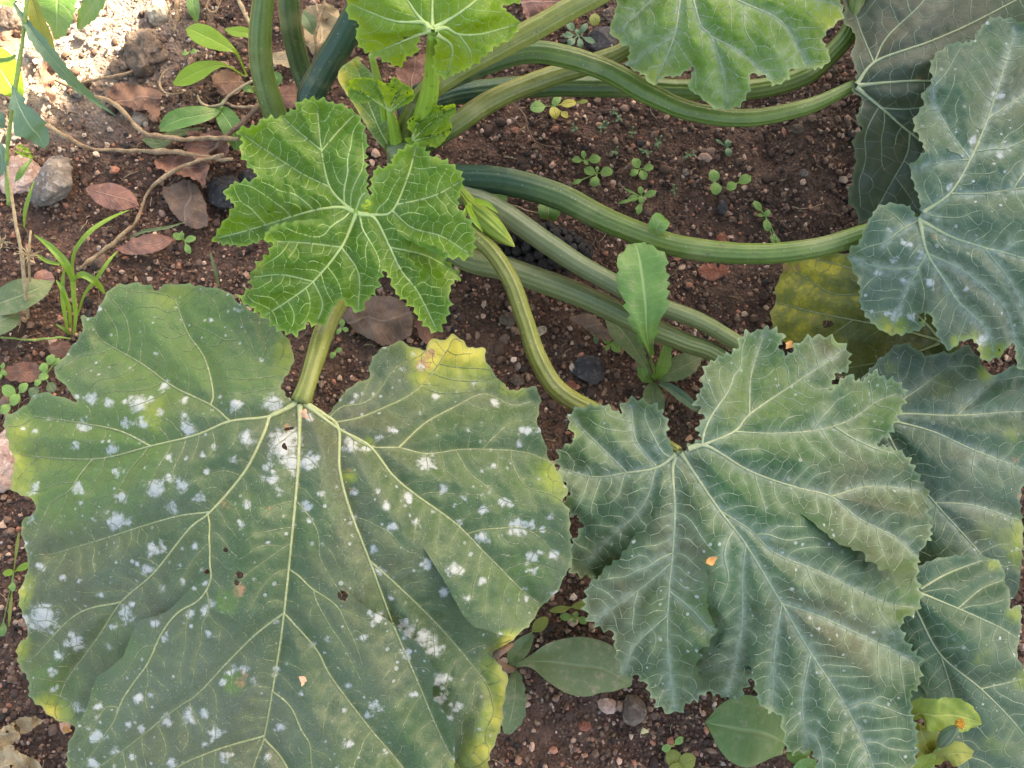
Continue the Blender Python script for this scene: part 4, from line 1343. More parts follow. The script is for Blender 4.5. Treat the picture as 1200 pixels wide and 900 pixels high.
# -- the silvered leaf at the top
L5_OUT = [(715, 37), (727, 50), (738, 57), (735, 77), (753, 87), (765, 100), (777, 90), (793, 90), (812, 80), (807, 103), (820, 113), (838, 127), (860, 127), (873, 117), (880, 97), (878, 87), (897, 90), (907, 100), (923, 93), (930, 80), (960, 80), (973, 67), (965, 43), (987, 20), (985, 0), (975, -40), (920, -80), (840, -95), (760, -65), (728, -20), (722, 10), (718, 22)]
L5_V = [[(805, -30), (820, 27), (833, 43), (847, 83), (852, 122)], [(804, -30), (797, 0), (790, 43), (770, 92)], [(808, -30), (863, 0), (917, 27), (945, 75)], [(802, -28), (765, 0), (725, 36)], [(810, -30), (880, -20), (980, 5)], [(833, 43), (865, 60), (902, 92)], [(790, 43), (760, 60), (742, 74)], [(806, -34), (850, -80)]]
build_leaf(plant, 'leaf', L5_OUT, L5_V, [(805, -30, .19), (720, 40, .172), (765, 98, .166), (850, 127, .160), (910, 98, .165), (975, 60, .165), (985, 0, .168), (840, -90, .17), (790, 30, .200), (840, 40, .198), (910, 30, .190)],
           LM_TOP, VM_PALE, 'pale silvered green leaf with ragged lobes at the top', grid=3.4, teeth=(3.8, 12.0), bulge=(9.0, 22.0), pucker=2.6, quilt=(1.4, 5.0), vr=(1.9, .7), sec=(.36, .12, 1.2),
           net=14.0, band=5.5, silver=.9, rand_mildew=0, seed=5, ruffle=(7.0, 18.0), paint=dict(yellow=[(975, 30, 30, .45), (770, 85, 22, .4)], silver=[(740, 40, 22, .6), (850, 105, 20, .6), (920, 70, 22, .5)]))

# -- the slate leaf in the top right corner
L7_OUT = [(1003, 96), (1003, 83), (997, 63), (1003, 50), (1000, 37), (988, 23), (990, 0), (985, -40), (1050, -90), (1150, -100), (1240, -60), (1275, 40), (1250, 150), (1200, 225), (1140, 262), (1085, 268), (1055, 252), (1027, 252), (1010, 262), (1000, 243), (993, 233), (997, 217), (1002, 187), (1000, 163), (1010, 150), (1003, 140), (1010, 117), (998, 106)]
L7_V = [[(1003, 100), (1027, 72), (1087, 50), (1133, 30), (1187, 2), (1230, -20)], [(1024, 74), (1040, 43), (1083, 0), (1110, -50)], [(1004, 101), (1040, 97), (1087, 95), (1160, 100), (1240, 110)], [(1003, 103), (1033, 127), (1063, 153), (1100, 180), (1160, 220)], [(1066, 156), (1063, 180), (1047, 210), (1030, 240)], [(1033, 127), (1060, 128), (1090, 125)], [(1024, 74), (1010, 40), (1000, 10)]]
build_leaf(plant, 'leaf', L7_OUT, L7_V, [(1003, 100, .137), (1000, 40, .125), (990, -20, .12), (1150, -90, .12), (1260, 40, .11), (1200, 220, .085), (1010, 255, .075), (1005, 170, .105), (1060, 60, .148), (1080, 140, .132), (1150, 60, .14)],
           LM_DEEP, VM_PALE, 'dull slate green leaf hanging behind the large right leaf', grid=4.5, teeth=(3.0, 14.0), bulge=(8.0, 30.0), quilt=(1.5, 7.0), vr=(2.0, .6), sec=(.30, .12, 1.1), net=20.0, seed=7, rand_mildew=0,
           paint=dict(yellow=[(1075, 96, 10, .5)], brown=[(1077, 91, 6, .8), (1040, 170, 14, .3)]))

# -- the large right leaf
L6_OUT = [(1078, 250), (1077, 232), (1070, 213), (1067, 193), (1082, 180), (1080, 167), (1070, 143), (1082, 123), (1080, 112), (1092, 95), (1090, 77), (1100, 60), (1120, 50), (1140, 47), (1153, 27), (1173, 20), (1200, 26), (1250, 25), (1320, 60), (1370, 150), (1385, 280), (1345, 390), (1265, 440), (1215, 436), (1193, 430), (1187, 402), (1173, 417), (1152, 422), (1143, 400), (1127, 400), (1113, 410),
          (1100, 397), (1093, 375), (1086, 366), (1082, 383), (1067, 390), (1043, 392), (1020, 377), (1007, 353), (1007, 333), (997, 310), (995, 293), (1007, 283), (1017, 260), (1030, 242), (1047, 238), (1067, 243), (1073, 254)]
L6_V = [[(1076, 253), (1113, 227), (1137, 187), (1157, 140), (1173, 90), (1190, 33)], [(1113, 227), (1153, 227), (1200, 220), (1300, 205), (1370, 200)], [(1077, 258), (1113, 277), (1153, 290), (1200, 303), (1320, 345)], [(1078, 260), (1087, 297), (1110, 333), (1123, 353), (1153, 383), (1165, 410)],
        [(1087, 297), (1133, 320), (1177, 360), (1190, 400)], [(1087, 297), (1077, 313), (1060, 347), (1045, 388)], [(1137, 187), (1110, 150), (1090, 110)], [(1157, 140), (1200, 110), (1260, 60)], [(1137, 187), (1105, 190), (1075, 196)], [(1153, 290), (1190, 340), (1230, 425)], [(1077, 313), (1040, 315), (1002, 305)]]
build_leaf(plant, 'leaf', L6_OUT, L6_V, [(1076, 254, .182), (1173, 25, .165), (1085, 110, .165), (1070, 190, .175), (1000, 300, .150), (1040, 385, .145), (1150, 418, .150), (1260, 430, .16), (1380, 280, .16), (1300, 60, .16), (1150, 250, .205), (1250, 230, .212), (1130, 150, .192), (1100, 320, .186), (1060, 300, .178), (1180, 340, .192)],
           LM_HAZE, VM_PALE, 'large blue green leaf with white flecks at the right edge', holes=[[(1076, 370), (1082, 366), (1084, 372), (1078, 377)]], teeth=(3.8, 12.0), bulge=(11.0, 30.0), pucker=3.0, quilt=(1.5, 5.5), vr=(2.2, .7), sec=(.34, .15, 1.4), net=15.5, band=5.5, hw=4.5, silver=.95, rand_mildew=0, seed=6, ruffle=(6.0, 22.0),
           mildew=[(1172, 112, 8), (1140, 163, 6), (1112, 220, 4), (1172, 182, 6), (1060, 285, 5), (1048, 305, 6), (1067, 288, 5), (1090, 331, 7), (1030, 320, 4), (1080, 300, 5), (1042, 270, 4), (1058, 328, 5), (1130, 340, 4), (1050, 368, 9), (1068, 372, 6), (1150, 400, 9)],
           paint=dict(yellow=[(1045, 385, 18, .7), (1150, 410, 20, .7), (1085, 375, 10, .5), (1172, 412, 12, .7), (1120, 400, 10, .4)], brown=[(1097, 278, 5, .8), (1086, 372, 5, .5)]))

# -- the yellowing leaf beneath it
L8_OUT = [(920, 300), (927, 295), (952, 296), (980, 297), (1015, 300), (1060, 325), (1105, 365), (1125, 405), (1110, 440), (1065, 450), (1020, 448), (985, 440), (950, 425), (922, 402), (908, 388), (903, 367), (910, 352), (908, 340), (917, 317)]
L8_V = [[(1105, 400), (1050, 385), (1000, 375), (950, 365), (912, 355)], [(1100, 402), (1050, 420), (990, 432)], [(1100, 396), (1060, 355), (1010, 320), (950, 302)], [(1000, 375), (960, 400), (930, 400)], [(1030, 340), (980, 345), (935, 320)]]
build_leaf(plant, 'leaf', L8_OUT, L8_V, [(920, 300, .045), (905, 370, .035), (960, 420, .045), (1110, 430, .055), (1110, 370, .075), (1000, 340, .075), (980, 300, .06), (1040, 400, .07)],
           LM_SICK, VM_OLD, 'low mottled yellow leaf with a hole near the right', holes=[[(965, 377), (972, 375), (977, 380), (970, 384), (965, 383)]], grid=4.0, teeth=(2.0, 15.0), bulge=(5.0, 24.0), vr=(1.5, .6), sec=(.28, .09, .9), net=17.0, seed=8,
           paint=dict(blotch=[(920, 362, 46, .75), (935, 310, 38, .7), (965, 345, 60, .55), (985, 310, 44, .58), (930, 390, 30, .65), (1020, 330, 40, .4)], brown=[(920, 314, 7), (935, 315, 5), (953, 375, 9, .6), (1040, 410, 40, .38), (1080, 390, 30, .4), (1000, 425, 25, .35)]))

# -- the two lower right leaves
L9_OUT = [(1040, 413), (1053, 403), (1067, 405), (1087, 417), (1100, 413), (1117, 413), (1135, 405), (1153, 430), (1167, 440), (1183, 430), (1210, 430), (1240, 460), (1235, 520), (1205, 560), (1196, 582), (1199, 620), (1198, 647), (1196, 672), (1188, 700), (1150, 705), (1095, 695), (1055, 660), (1020, 590), (1000, 520), (1002, 460), (1020, 432)]
L9_V = [[(1030, 487), (1063, 485), (1120, 487), (1177, 483), (1235, 480)], [(1032, 490), (1090, 505), (1140, 527), (1200, 550)], [(1032, 493), (1060, 545), (1095, 589), (1145, 645), (1180, 695)], [(1095, 589), (1140, 592), (1195, 610)], [(1032, 484), (1070, 460), (1110, 430)], [(1120, 487), (1150, 460), (1170, 445)], [(1060, 545), (1060, 600), (1065, 660)]]
build_leaf(plant, 'leaf', L9_OUT, L9_V, [(1030, 487, .115), (1045, 415, .105), (1110, 415, .11), (1200, 435, .115), (1235, 490, .105), (1197, 600, .09), (1190, 695, .07), (1100, 695, .075), (1010, 520, .1), (1120, 530, .128), (1130, 620, .105)],
           LM_HAZE, VM_PALE, 'dusty green leaf half hidden between the two right leaves', teeth=(3.0, 13.0), bulge=(7.0, 28.0), vr=(1.6, .6), sec=(.30, .12, 1.1), net=17.0, silver=.6, rand_mildew=0, seed=9,
           paint=dict(yellow=[(1187, 508, 16, .6), (1190, 640, 30, .6), (1155, 620, 22, .45), (1155, 438, 10, .6), (1045, 433, 10, .5), (1100, 455, 25, .35)], brown=[(1190, 540, 7, .7), (1196, 580, 8, .8)]))
L10_OUT = [(1070, 672), (1096, 655), (1136, 651), (1167, 656), (1176, 667), (1178, 682), (1184, 696), (1184, 713), (1196, 709), (1196, 740), (1192, 765), (1200, 784), (1225, 830), (1220, 900), (1185, 960), (1140, 960), (1125, 905), (1105, 860), (1085, 815), (1062, 770), (1052, 720)]
L10_V = [[(1062, 690), (1078, 695), (1122, 713), (1171, 735), (1195, 750)], [(1062, 692), (1075, 718), (1102, 767), (1149, 807), (1184, 842), (1215, 880)], [(1102, 767), (1118, 820), (1135, 900)], [(1078, 690), (1110, 672), (1150, 657)], [(1122, 713), (1150, 690), (1175, 680)], [(1149, 807), (1180, 800), (1200, 795)]]
build_leaf(plant, 'leaf', L10_OUT, L10_V, [(1062, 692, .128), (1140, 653, .118), (1196, 735, .108), (1220, 850, .085), (1160, 955, .07), (1105, 850, .085), (1060, 760, .105), (1120, 740, .138), (1160, 800, .118), (1120, 690, .134)],
           LM_HAZE, VM_PALE, 'mottled green leaf in the lower right corner above the orange bud', teeth=(2.4, 14.0), bulge=(7.0, 28.0), vr=(1.6, .6), sec=(.30, .12, 1.1), net=17.0, rand_mildew=0, seed=10,
           paint=dict(yellow=[(1175, 870, 30, .5), (1190, 720, 12, .6), (1120, 745, 25, .4), (1165, 660, 12, .4), (1150, 770, 20, .4), (1200, 800, 14, .5)], brown=[(1190, 838, 8, .4)]))

# -- crinkled young leaves and buds at the heart of the plant
YL1_OUT = [(452, 126), (440, 118), (425, 121), (410, 116), (407, 100), (413, 92), (430, 91), (442, 93), (455, 98), (462, 90), (472, 97), (480, 101), (486, 110), (483, 118), (472, 124), (462, 130), (456, 134)]
build_leaf(plant, 'leaf', YL1_OUT, [[(456, 130), (445, 108), (435, 94)], [(456, 129), (430, 112), (412, 104)], [(457, 129), (466, 110), (470, 98)], [(458, 130), (475, 116), (483, 112)]],
           [(456, 130, .140), (410, 105, .150), (435, 92, .158), (470, 97, .160), (484, 112, .150), (445, 112, .160)], LM_TENDER, VM_YOUNG, 'tiny crinkled leaf unfolding at the heart', pucker=.6, grid=2.2, teeth=(1.6, 5.0), bulge=(5.0, 7.0), quilt=(2.0, 3.0), vr=(1.4, .5), sec=(.3, .1, .7), net=6.5, seed=11, ruffle=(9.0, 9.0))
YL2_OUT = [(488, 160), (478, 150), (480, 138), (492, 135), (497, 124), (508, 122), (520, 124), (533, 122), (534, 132), (527, 140), (530, 150), (522, 163), (512, 173), (503, 170), (495, 166), (484, 172), (474, 162)]
build_leaf(plant, 'leaf', YL2_OUT, [[(484, 164), (500, 148), (520, 132), (531, 126)], [(486, 165), (505, 160), (520, 158)], [(484, 162), (490, 145), (500, 130)]],
           [(484, 165, .120), (480, 140, .145), (505, 123, .158), (532, 126, .150), (525, 155, .135), (505, 172, .125), (505, 145, .150)], LM_TENDER, VM_YOUNG, 'crumpled olive young leaf beside the pale petiole', pucker=.6, grid=2.2, teeth=(1.8, 5.0), bulge=(5.0, 7.0), quilt=(2.5, 3.0), vr=(1.3, .5), sec=(.3, .1, .7), net=6.5, seed=12, ruffle=(10.0, 9.0))
# folded leaf with a curled pale edge
FOLD_OUT = [(462, 186), (448, 172), (436, 158), (425, 140), (414, 122), (404, 107), (396, 92), (399, 80), (410, 72), (420, 66), (424, 74), (432, 82), (441, 95), (446, 112), (452, 130), (458, 150), (464, 170)]
build_leaf(plant, 'leaf', FOLD_OUT, [[(461, 180), (444, 150), (430, 115), (418, 78)], [(440, 145), (420, 120), (404, 98)]],
           [(461, 182, .085), (430, 130, .108), (397, 92, .132), (405, 108, .135), (422, 68, .128), (446, 112, .132), (455, 150, .12), (425, 100, .108), (425, 142, .128)], LM_TOP, VM_YOUNG, 'half folded young leaf with a pale curled rim', pucker=.6, grid=2.6, teeth=(.6, 8.0), bulge=(4.0, 10.0), quilt=(1.0, 4.0), vr=(1.3, .5), sec=(.28, .09, .7), net=8.0, seed=13, ruffle=(2.0, 9.0),
           paint=dict(yellow=[(399, 92, 12, .9), (408, 112, 9, .8), (418, 70, 9, .9), (418, 130, 8, .7), (428, 146, 8, .6)]))
simple = lambda nm, lab, path, rad, mt: tag(stalk(plant, nm, path, rad, mt, 6, .05, 20, 31, 30), lab)
simple('petiole', 'short pale stub petiole of the crinkled leaf', [(466, 188, .08), (464, 165, .105), (460, 145, .125), (456, 130, .138)], [9, 8, 6.5, 4], PET_L)
simple('petiole', 'thin yellow green stub beside the folded leaf', [(452, 150, .11), (446, 110, .14), (440, 84, .17), (436, 65, .195)], [4, 4.5, 4.5, 4], PET_L)


def flower_bud(name, path, rad, label):
    c = catmull([(*p, r) for p, r in zip(path, rad)], 2.5)
    w = P(c[:, 0], c[:, 1], c[:, 2]); r = c[:, 3] * mpp(c[:, 2])
    V, Q, T, fl, u = tube_arrays(w, r, 50, 10, .10, True, .02)
    s = NT('flower_bud')
    f = s.attr('flute'); uu = s.attr('u')
    st = s.rng(s.m('ADD', f, s.m('MULTIPLY', s.m('SUBTRACT', s.noise(140.0, 4.0), .5), 2.2)), -.6, .8)
    col = s.mix((.14, .24, .03), (.26, .33, .06), st)
    col = s.mix(col, (.42, .44, .08), s.rng(uu, .75, 1.0, 0, .7))
    m = s.finish(col, .45, s.noise(300.0, 3.0), .0006, .8, .4, .2, (.5, .6, .03))
    o = link(name, mesh_from(name, V, [Q, T], dict(flute=fl, u=u)), m, plant)
    o['label'] = label
    bristles(o, V, 120, .0018, MATS['bristle'], 3)
    return o


bud = flower_bud('flower_bud', [(540, 222, .09), (550, 236, .1), (560, 248, .11), (572, 260, .115), (585, 273, .115), (596, 283, .113), (603, 289, .112)], [5, 7, 10, 12, 10, 5.5, 1.0], 'closed pointed yellow green flower bud')
for k, (a, b, c) in enumerate([((552, 238, .112), (545, 250, .118), (541, 263, .115)), ((556, 234, .118), (572, 240, .128), (584, 250, .126)), ((548, 240, .115), (556, 258, .13), (566, 272, .13))]):
    blade('sepal', [a, b, c], [3.0, 3.2, .4], W_LIME, bud, fold=.2, cols=5, seed=k)


# ------------------------------------------------------------------ loose soil crumbs
def make_crumbs(n):
    rg = np.random.default_rng(77)
    px = rg.uniform(-300, 1500, n); py = rg.uniform(-280, 1180, n)
    q = np.stack([px, py], -1)
    cover = np.zeros(n, bool)
    for pl in LEAF_POLYS:
        c = pl.mean(0)
        small = c + (pl - c) * .80
        cover |= inside(q, small)
    keep = ~cover | (rg.random(n) < .15)
    dens = fbm(px / 75, py / 75, 3, 61)
    keep &= rg.random(n) < np.clip(.72 + dens * .9, .22, 1)
    out = (px < -60) | (px > 1260) | (py < -60) | (py > 960)
    keep &= ~out | (rg.random(n) < .4)
    w0 = P(px, py, 0.0)
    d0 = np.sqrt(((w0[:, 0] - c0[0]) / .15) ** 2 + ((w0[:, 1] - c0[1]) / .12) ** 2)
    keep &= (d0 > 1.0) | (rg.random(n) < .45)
    q = q[keep]; n = len(q)
    w = P(q[:, 0], q[:, 1], 0.0)
    gz = ground_z(w[:, 0], w[:, 1])
    V, F = ico(1)
    size = .00125 * np.exp(rg.normal(.1, .45, n))
    size = np.clip(size, .0007, .0042)
    sc = size[:, None] * rg.uniform(.7, 1.3, (n, 3))
    pts = V[None] * (1 + rg.uniform(-.38, .38, (n, 12))[..., None])
    pts = pts * sc[:, None]
    a = rg.uniform(0, 6.28, n); b = rg.uniform(0, 6.28, n)
    ca, sa, cb, sb = np.cos(a)[:, None], np.sin(a)[:, None], np.cos(b)[:, None], np.sin(b)[:, None]
    x, y, z = pts[..., 0], pts[..., 1], pts[..., 2]
    x, y = x * ca - y * sa, x * sa + y * ca
    y, z = y * cb - z * sb, y * sb + z * cb
    pts = np.stack([x + w[:, None, 0], y + w[:, None, 1], z + gz[:, None] + size[:, None] * rg.uniform(-.1, .75, (n, 1))], -1)
    pal = np.array([(.052, .030, .022), (.088, .053, .038), (.032, .020, .016), (.14, .088, .062), (.22, .15, .11), (.18, .08, .052), (.32, .235, .19), (.15, .125, .11), (.014, .012, .012), (.25, .155, .115)])
    pr = np.array([.27, .24, .10, .16, .06, .075, .012, .016, .05, .03]); pr /= pr.sum()
    tint = pal[rg.choice(len(pal), n, p=pr)] * rg.uniform(1.2, 2.7, (n, 1))
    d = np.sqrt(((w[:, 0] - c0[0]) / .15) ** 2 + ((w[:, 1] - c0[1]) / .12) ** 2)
    sun_pale_m = rg.random(n) < np.clip(1.25 - d, 0, .92)
    tint[sun_pale_m] = (np.array([(.50, .40, .32)]) * rg.uniform(.7, 1.3, (n, 1)))[sun_pale_m]  # crumbs tinted pale as well, sun brightness carried in their colour
    FF = (F[None] + (np.arange(n) * 12)[:, None, None]).reshape(-1, 3)
    o = link('soil_crumbs', mesh_from('soil_crumbs', pts.reshape(-1, 3), FF, dict(tint=np.repeat(tint, 12, 0)), False), CRUMB)
    tag(o, 'loose brown soil crumbs and grit lying on the bed', 'soil', None, 'stuff')


make_crumbs(150000)


def make_clods(n):
    """larger clods of soil, half sunk"""
    rg = np.random.default_rng(78)
    q = np.stack([rg.uniform(-80, 1280, n), rg.uniform(-80, 980, n)], -1)
    d = fbm(q[:, 0] / 110, q[:, 1] / 110, 3, 64)
    q = q[rg.random(n) < np.clip(.5 + 1.4 * d, .05, 1)]
    n = len(q)
    w = P(q[:, 0], q[:, 1], 0.0)
    V, F = ico(2)
    B = Batch()
    tint = []
    for k in range(n):
        r = .0022 * math.exp(rg.normal(.25, .4))
        r = min(r, .0075)
        o = rg.uniform(-40, 40, 2)
        s = 1 + .45 * noise2(V[:, 0] * 1.6 + o[0], V[:, 1] * 1.6 + V[:, 2] * 1.1 + o[1], 3) + .30 * noise2(V[:, 0] * 4 + o[1], V[:, 1] * 4 - V[:, 2] * 3, 5)
        W = V * s[:, None] * r * np.array([rg.uniform(.8, 1.3), rg.uniform(.8, 1.3), rg.uniform(.5, .8)])
        W = W + np.array([w[k, 0], w[k, 1], float(ground_z(w[k:k + 1, 0], w[k:k + 1, 1])[0]) + r * .1])
        c = np.array([(.060, .035, .026), (.085, .052, .038), (.045, .027, .021), (.11, .07, .052)][rg.integers(4)]) * rg.uniform(.9, 1.9)
        B.add(W, [], F, tint=np.tile(c, (len(W), 1)))
    o = link('soil_clods', B.mesh('soil_clods', True), CRUMB)
    tag(o, 'larger crumbly lumps of brown earth half sunk in the bed', 'soil', None, 'stuff')


make_clods(2600)


def make_litter(n):
    """fibres, straw bits and rootlets scattered over the soil"""
    rg = np.random.default_rng(79)
    q = np.stack([rg.uniform(-60, 1260, n), rg.uniform(-60, 960, n)], -1)
    left = (q[:, 0] < 330) & (q[:, 1] < 480)
    q = q[left | (rg.random(n) < .45)]
    B = Batch()
    w = P(q[:, 0], q[:, 1], 0.0)
    for k in range(len(q)):
        L = rg.uniform(.003, .013) if rg.random() < .85 else rg.uniform(.013, .03)
        a = rg.uniform(0, 6.28); bend = rg.normal(0, .5)
        t = np.linspace(-.5, .5, 5)
        x = w[k, 0] + L * (t * math.cos(a) - bend * t * t * math.sin(a)); y = w[k, 1] + L * (t * math.sin(a) + bend * t * t * math.cos(a))
        z = ground_z(x, y) + .0016 + rg.uniform(0, .002)
        r = rg.uniform(.0002, .0006)
        V, Q, T, f_, u_ = tube_arrays(np.stack([x, y, z], -1), np.full(5, r), 4)
        c = np.array([(.24, .16, .09), (.11, .068, .045), (.32, .25, .16), (.06, .04, .03)][rg.integers(4)]) * rg.uniform(.7, 1.2)
        B.add(V, Q, T, tint=np.tile(c, (len(V), 1)))
    o = link('soil_litter', B.mesh('soil_litter', True), CRUMB)
    tag(o, 'fine rootlets and straw bits strewn over the soil', 'litter', None, 'stuff')


make_litter(2400)


def gz(px, py):
    w = P(px, py, 0.0)
    return float(ground_z(w[0:1], w[1:2])[0])


# ------------------------------------------------------------------ stones
stone('stone', 62, 214, 32, 31, ST_GREY, 'rough grey stone lying left of the pinkish dead leaf', hz=.7, seed=1, sink=.35, facet=.8, rough=.3)
stone('flat_stone', 20, 205, 26, 24, ST_PINK, 'flat pinkish stone partly under the rough grey stone', hz=.25, seed=2, sink=.3)
stone('flat_stone', 2, 540, 18, 36, ST_PINK, 'pale pink flat stone at the left edge beside the big leaf', hz=.3, seed=3, sink=.3)
stone('pebble', 186, 15, 15, 17, ST_TAN, 'pale rounded stone at the top edge in the shade', hz=.8, seed=4, facet=.5)
stone('pebble', 164, 139, 10, 9, ST_TAN, 'cream pebble beside the torn rust brown leaf', hz=.8, seed=5, facet=.5)
stone('soil_clod', 172, 62, 24, 26, ST_DULL, 'knobbly brown clod of earth at the edge of the sunlit patch', 'clod', hz=.7, seed=6, rough=.4)
stone('soil_clod', 146, 82, 15, 13, ST_DULL, 'small brown clod between the sunlit grit and a dry root', 'clod', hz=.6, seed=66, rough=.45)
stone('charcoal_lump', 262, 228, 27, 22, ST_BLACK, 'black charcoal lump at the edge of the bright young leaf', 'charcoal', hz=.6, seed=7, facet=1.0, rough=.3)
stone('charcoal_lump', 290, 208, 14, 12, ST_BLACK, 'small black charcoal bit under the young leaf by the dry stalks', 'charcoal', hz=.6, seed=8, facet=.9)
stone('dark_stone', 690, 433, 22, 19, ST_SLATE, 'dark grey lump on bare soil left of the toothed weed', hz=.4, seed=9, sink=.5, facet=.8, rough=.35)
stone('pebble', 743, 832, 16, 17, ST_DULL, 'dull grey brown pebble below the middle leaf', hz=.7, seed=10, facet=.4)
stone('pebble', 711, 827, 9, 11, ST_PINK, 'pale pinkish pebble below the scarred weed leaf', hz=.8, seed=11, facet=.5)
stone('pebble', 826, 185, 8.5, 6, ST_PINK, 'white pink pebble among seedlings below the swerving stalk', hz=.8, seed=12, facet=.3)
stone('pebble', 935, 151, 8, 7, ST_DULL, 'brown pebble just under the long swerving stalk', hz=.8, seed=13, facet=.3)
stone('pebble', 942, 203, 6, 6, ST_GREY, 'small grey pebble on bare soil left of the slate leaf', hz=.8, seed=14, facet=.3)
stone('pebble', 803, 203, 6.5, 5, ST_GREY, 'grey pebble right of the clover like seedling', hz=.8, seed=15, facet=.3)
stone('pebble', 847, 243, 7, 9, ST_SLATE, 'dark blue pebble below the pair of round cotyledons', hz=.7, seed=16, facet=.5)
stone('brick_shard', 833, 318, 20, 14, ST_BRICK, 'dull red brick shard below the thick dark stalk', 'brick shard', hz=.2, sink=.42, seed=17, facet=.9)
stone('brick_shard', 846, 280, 7, 9, ST_BRICK, 'small orange red brick crumb above the thick stalk', 'brick shard', hz=.6, seed=18, facet=.9)
stone('brick_shard', 684, 851, 8, 6, ST_BRICK, 'orange brick crumb on the soil at the bottom', 'brick shard', hz=.7, seed=19, facet=.8)
stone('brick_shard', 668, 452, 8, 6, ST_BRICK, 'orange brick crumb between the curved stalk and the dark lump', 'brick shard', hz=.7, seed=20, facet=.8)
stone('pebble', 607, 446, 8, 6, ST_DULL, 'brown pebble at the upper right rim of the big leaf', hz=.8, seed=21, facet=.3)
stone('pebble', 632, 388, 9, 6, ST_TAN, 'tan pebble touching the thin curved stalk', hz=.7, rot=.6, seed=22, facet=.5)
stone('pebble', 596, 375, 11, 8, ST_DULL, 'greyish pebble left of the thin curved stalk', hz=.5, seed=23, facet=.5)
stone('dark_stone', 705, 46, 22, 18, ST_SLATE, 'dark slate piece left of the silvered leaf', hz=.5, seed=24, facet=.8)
stone('pebble', 713, 18, 9, 9, ST_DULL, 'tan knobbly pebble at the tip of the silvered leaf', hz=.7, seed=25, rough=.35)
stone('pebble', 60, 305, 7, 6, ST_DULL, 'small brown stone beside the dry flower stem', hz=.7, seed=26)
stone('pebble', 92, 108, 8, 7, ST_GREY, 'pale grit stone in the sun by the long narrow leaf', hz=.7, seed=27)
stone('pebble', 94, 44, 7, 7, ST_GREY, 'whitish pebble on the sunlit grit', hz=.8, seed=28)
stone('pebble', 38, 66, 9, 7, ST_GREY, 'white sunlit pebble behind the thin weed stem', hz=.8, seed=29)
stone('pebble', 16, 156, 9, 12, ST_GREY, 'bluish white pebble in the sun left of the arrow shaped leaf', hz=.8, seed=30)
stone('pebble', 40, 150, 12, 9, ST_TAN, 'cream stone half under the arrow shaped leaf', hz=.6, seed=31)
stone('pebble', 148, 352, 7, 6, ST_BRICK, 'reddish stone under the pinkish pointed dead leaf', hz=.6, seed=32, z=0)
stone('dark_stone', 15, 22, 15, 17, ST_DULL, 'dark brown lump in the top left corner', hz=.7, seed=33, rough=.3)


# ------------------------------------------------------------------ the pine cone
def pine_cone(a, b, label):
    A = P(*a); B = P(*b)
    L = np.linalg.norm(B - A); ax = (B - A) / L
    root = empty('pine_cone', tuple(A * .5 + B * .5 - np.array([0, 0, .012])), label, 'pine cone')
    core_pts = [A + (B - A) * t for t in np.linspace(0, 1, 10)]
    cr = [L * .22 * math.sin(math.pi * min(.97, .12 + t * .85)) ** .7 for t in np.linspace(0, 1, 10)]
    V, Q, T, fl, u = tube_arrays(np.array(core_pts), np.array(cr) * .85, 12)
    link('core', mesh_from('core', V, [Q, T]), ST_BLACK, root)
    side = np.cross(ax, [0, 0, 1]); side /= np.linalg.norm(side); up = np.cross(side, ax)
    V, F = ico(2)
    W = V * np.array([.0060, .0052, .0034]) * (1 + .15 * noise2(V[:, 0] * 3, V[:, 1] * 3 + V[:, 2], 4))[:, None]
    W[:, 2] += .0012 * np.exp(-(V[:, 0] ** 2 + V[:, 1] ** 2) * 6) * np.sign(V[:, 2])
    me = mesh_from('scale', W, F)
    me.materials.append(ST_BLACK)
    n = 84
    for k in range(n):
        t = (k + .5) / n; th = k * 2.39996
        r = L * .22 * math.sin(math.pi * min(.97, .12 + t * .85)) ** .7
        out = side * math.cos(th) + up * math.sin(th)
        p = A + (B - A) * t + out * r
        o = link('scale', me, None, root)
        z = Vector(out * .9 + ax * .35).normalized()
        x = Vector(np.cross(out, ax)).normalized(); y = z.cross(x)
        M = Matrix((x, y, z)).transposed().to_4x4()
        s = (.72 + .45 * math.sin(math.pi * t)) * random.uniform(.88, 1.1)
        o.matrix_parent_inverse = Matrix()
        o.matrix_local = Matrix.Translation(Vector(p) - root.location) @ M @ Matrix.Scale(s, 4)
    return root


pine_cone((588, 280, .016), (692, 296, .016), 'blackened pine cone lying between two grey green stalks')

# ------------------------------------------------------------------ dead leaves
BR = lambda o, lab, cat='dead leaf': tag(o, lab, cat)
BR(sheet('dead_leaf', [(127, 105), (138, 98), (152, 97), (165, 101), (190, 107), (188, 118), (185, 142), (176, 140), (172, 130), (158, 129), (142, 122), (132, 117)], .014, DEAD_RUST, crumple=.005, seed=1), 'torn rust brown leaf near the sunlit corner')
BR(blade('dead_leaf', [(101, 221, .012), (115, 225, .016), (132, 230, .018), (150, 235, .016), (163, 241, .011)], [1, 12, 16, 12, .5], DEAD_PINK, fold=.12, crumple=.1, curl=.15, seed=2), 'pinkish oval dead leaf right of the rough grey stone')
BR(blade('dead_leaf', [(136, 292, .012), (150, 291, .014), (172, 286, .017), (190, 283, .014), (204, 279, .010)], [.5, 8, 12, 9, .5], DEAD_PINK, fold=.15, crumple=.1, curl=.1, seed=3), 'pinkish pointed dead leaf above the big mildewed leaf')
BR(sheet('dead_leaf', [(190, 224), (205, 215), (222, 212), (236, 226), (243, 250), (243, 264), (222, 266), (203, 250)], .010, DEAD_GREY, crumple=.003, seed=4), 'flat brown leaf beside the black charcoal lump')
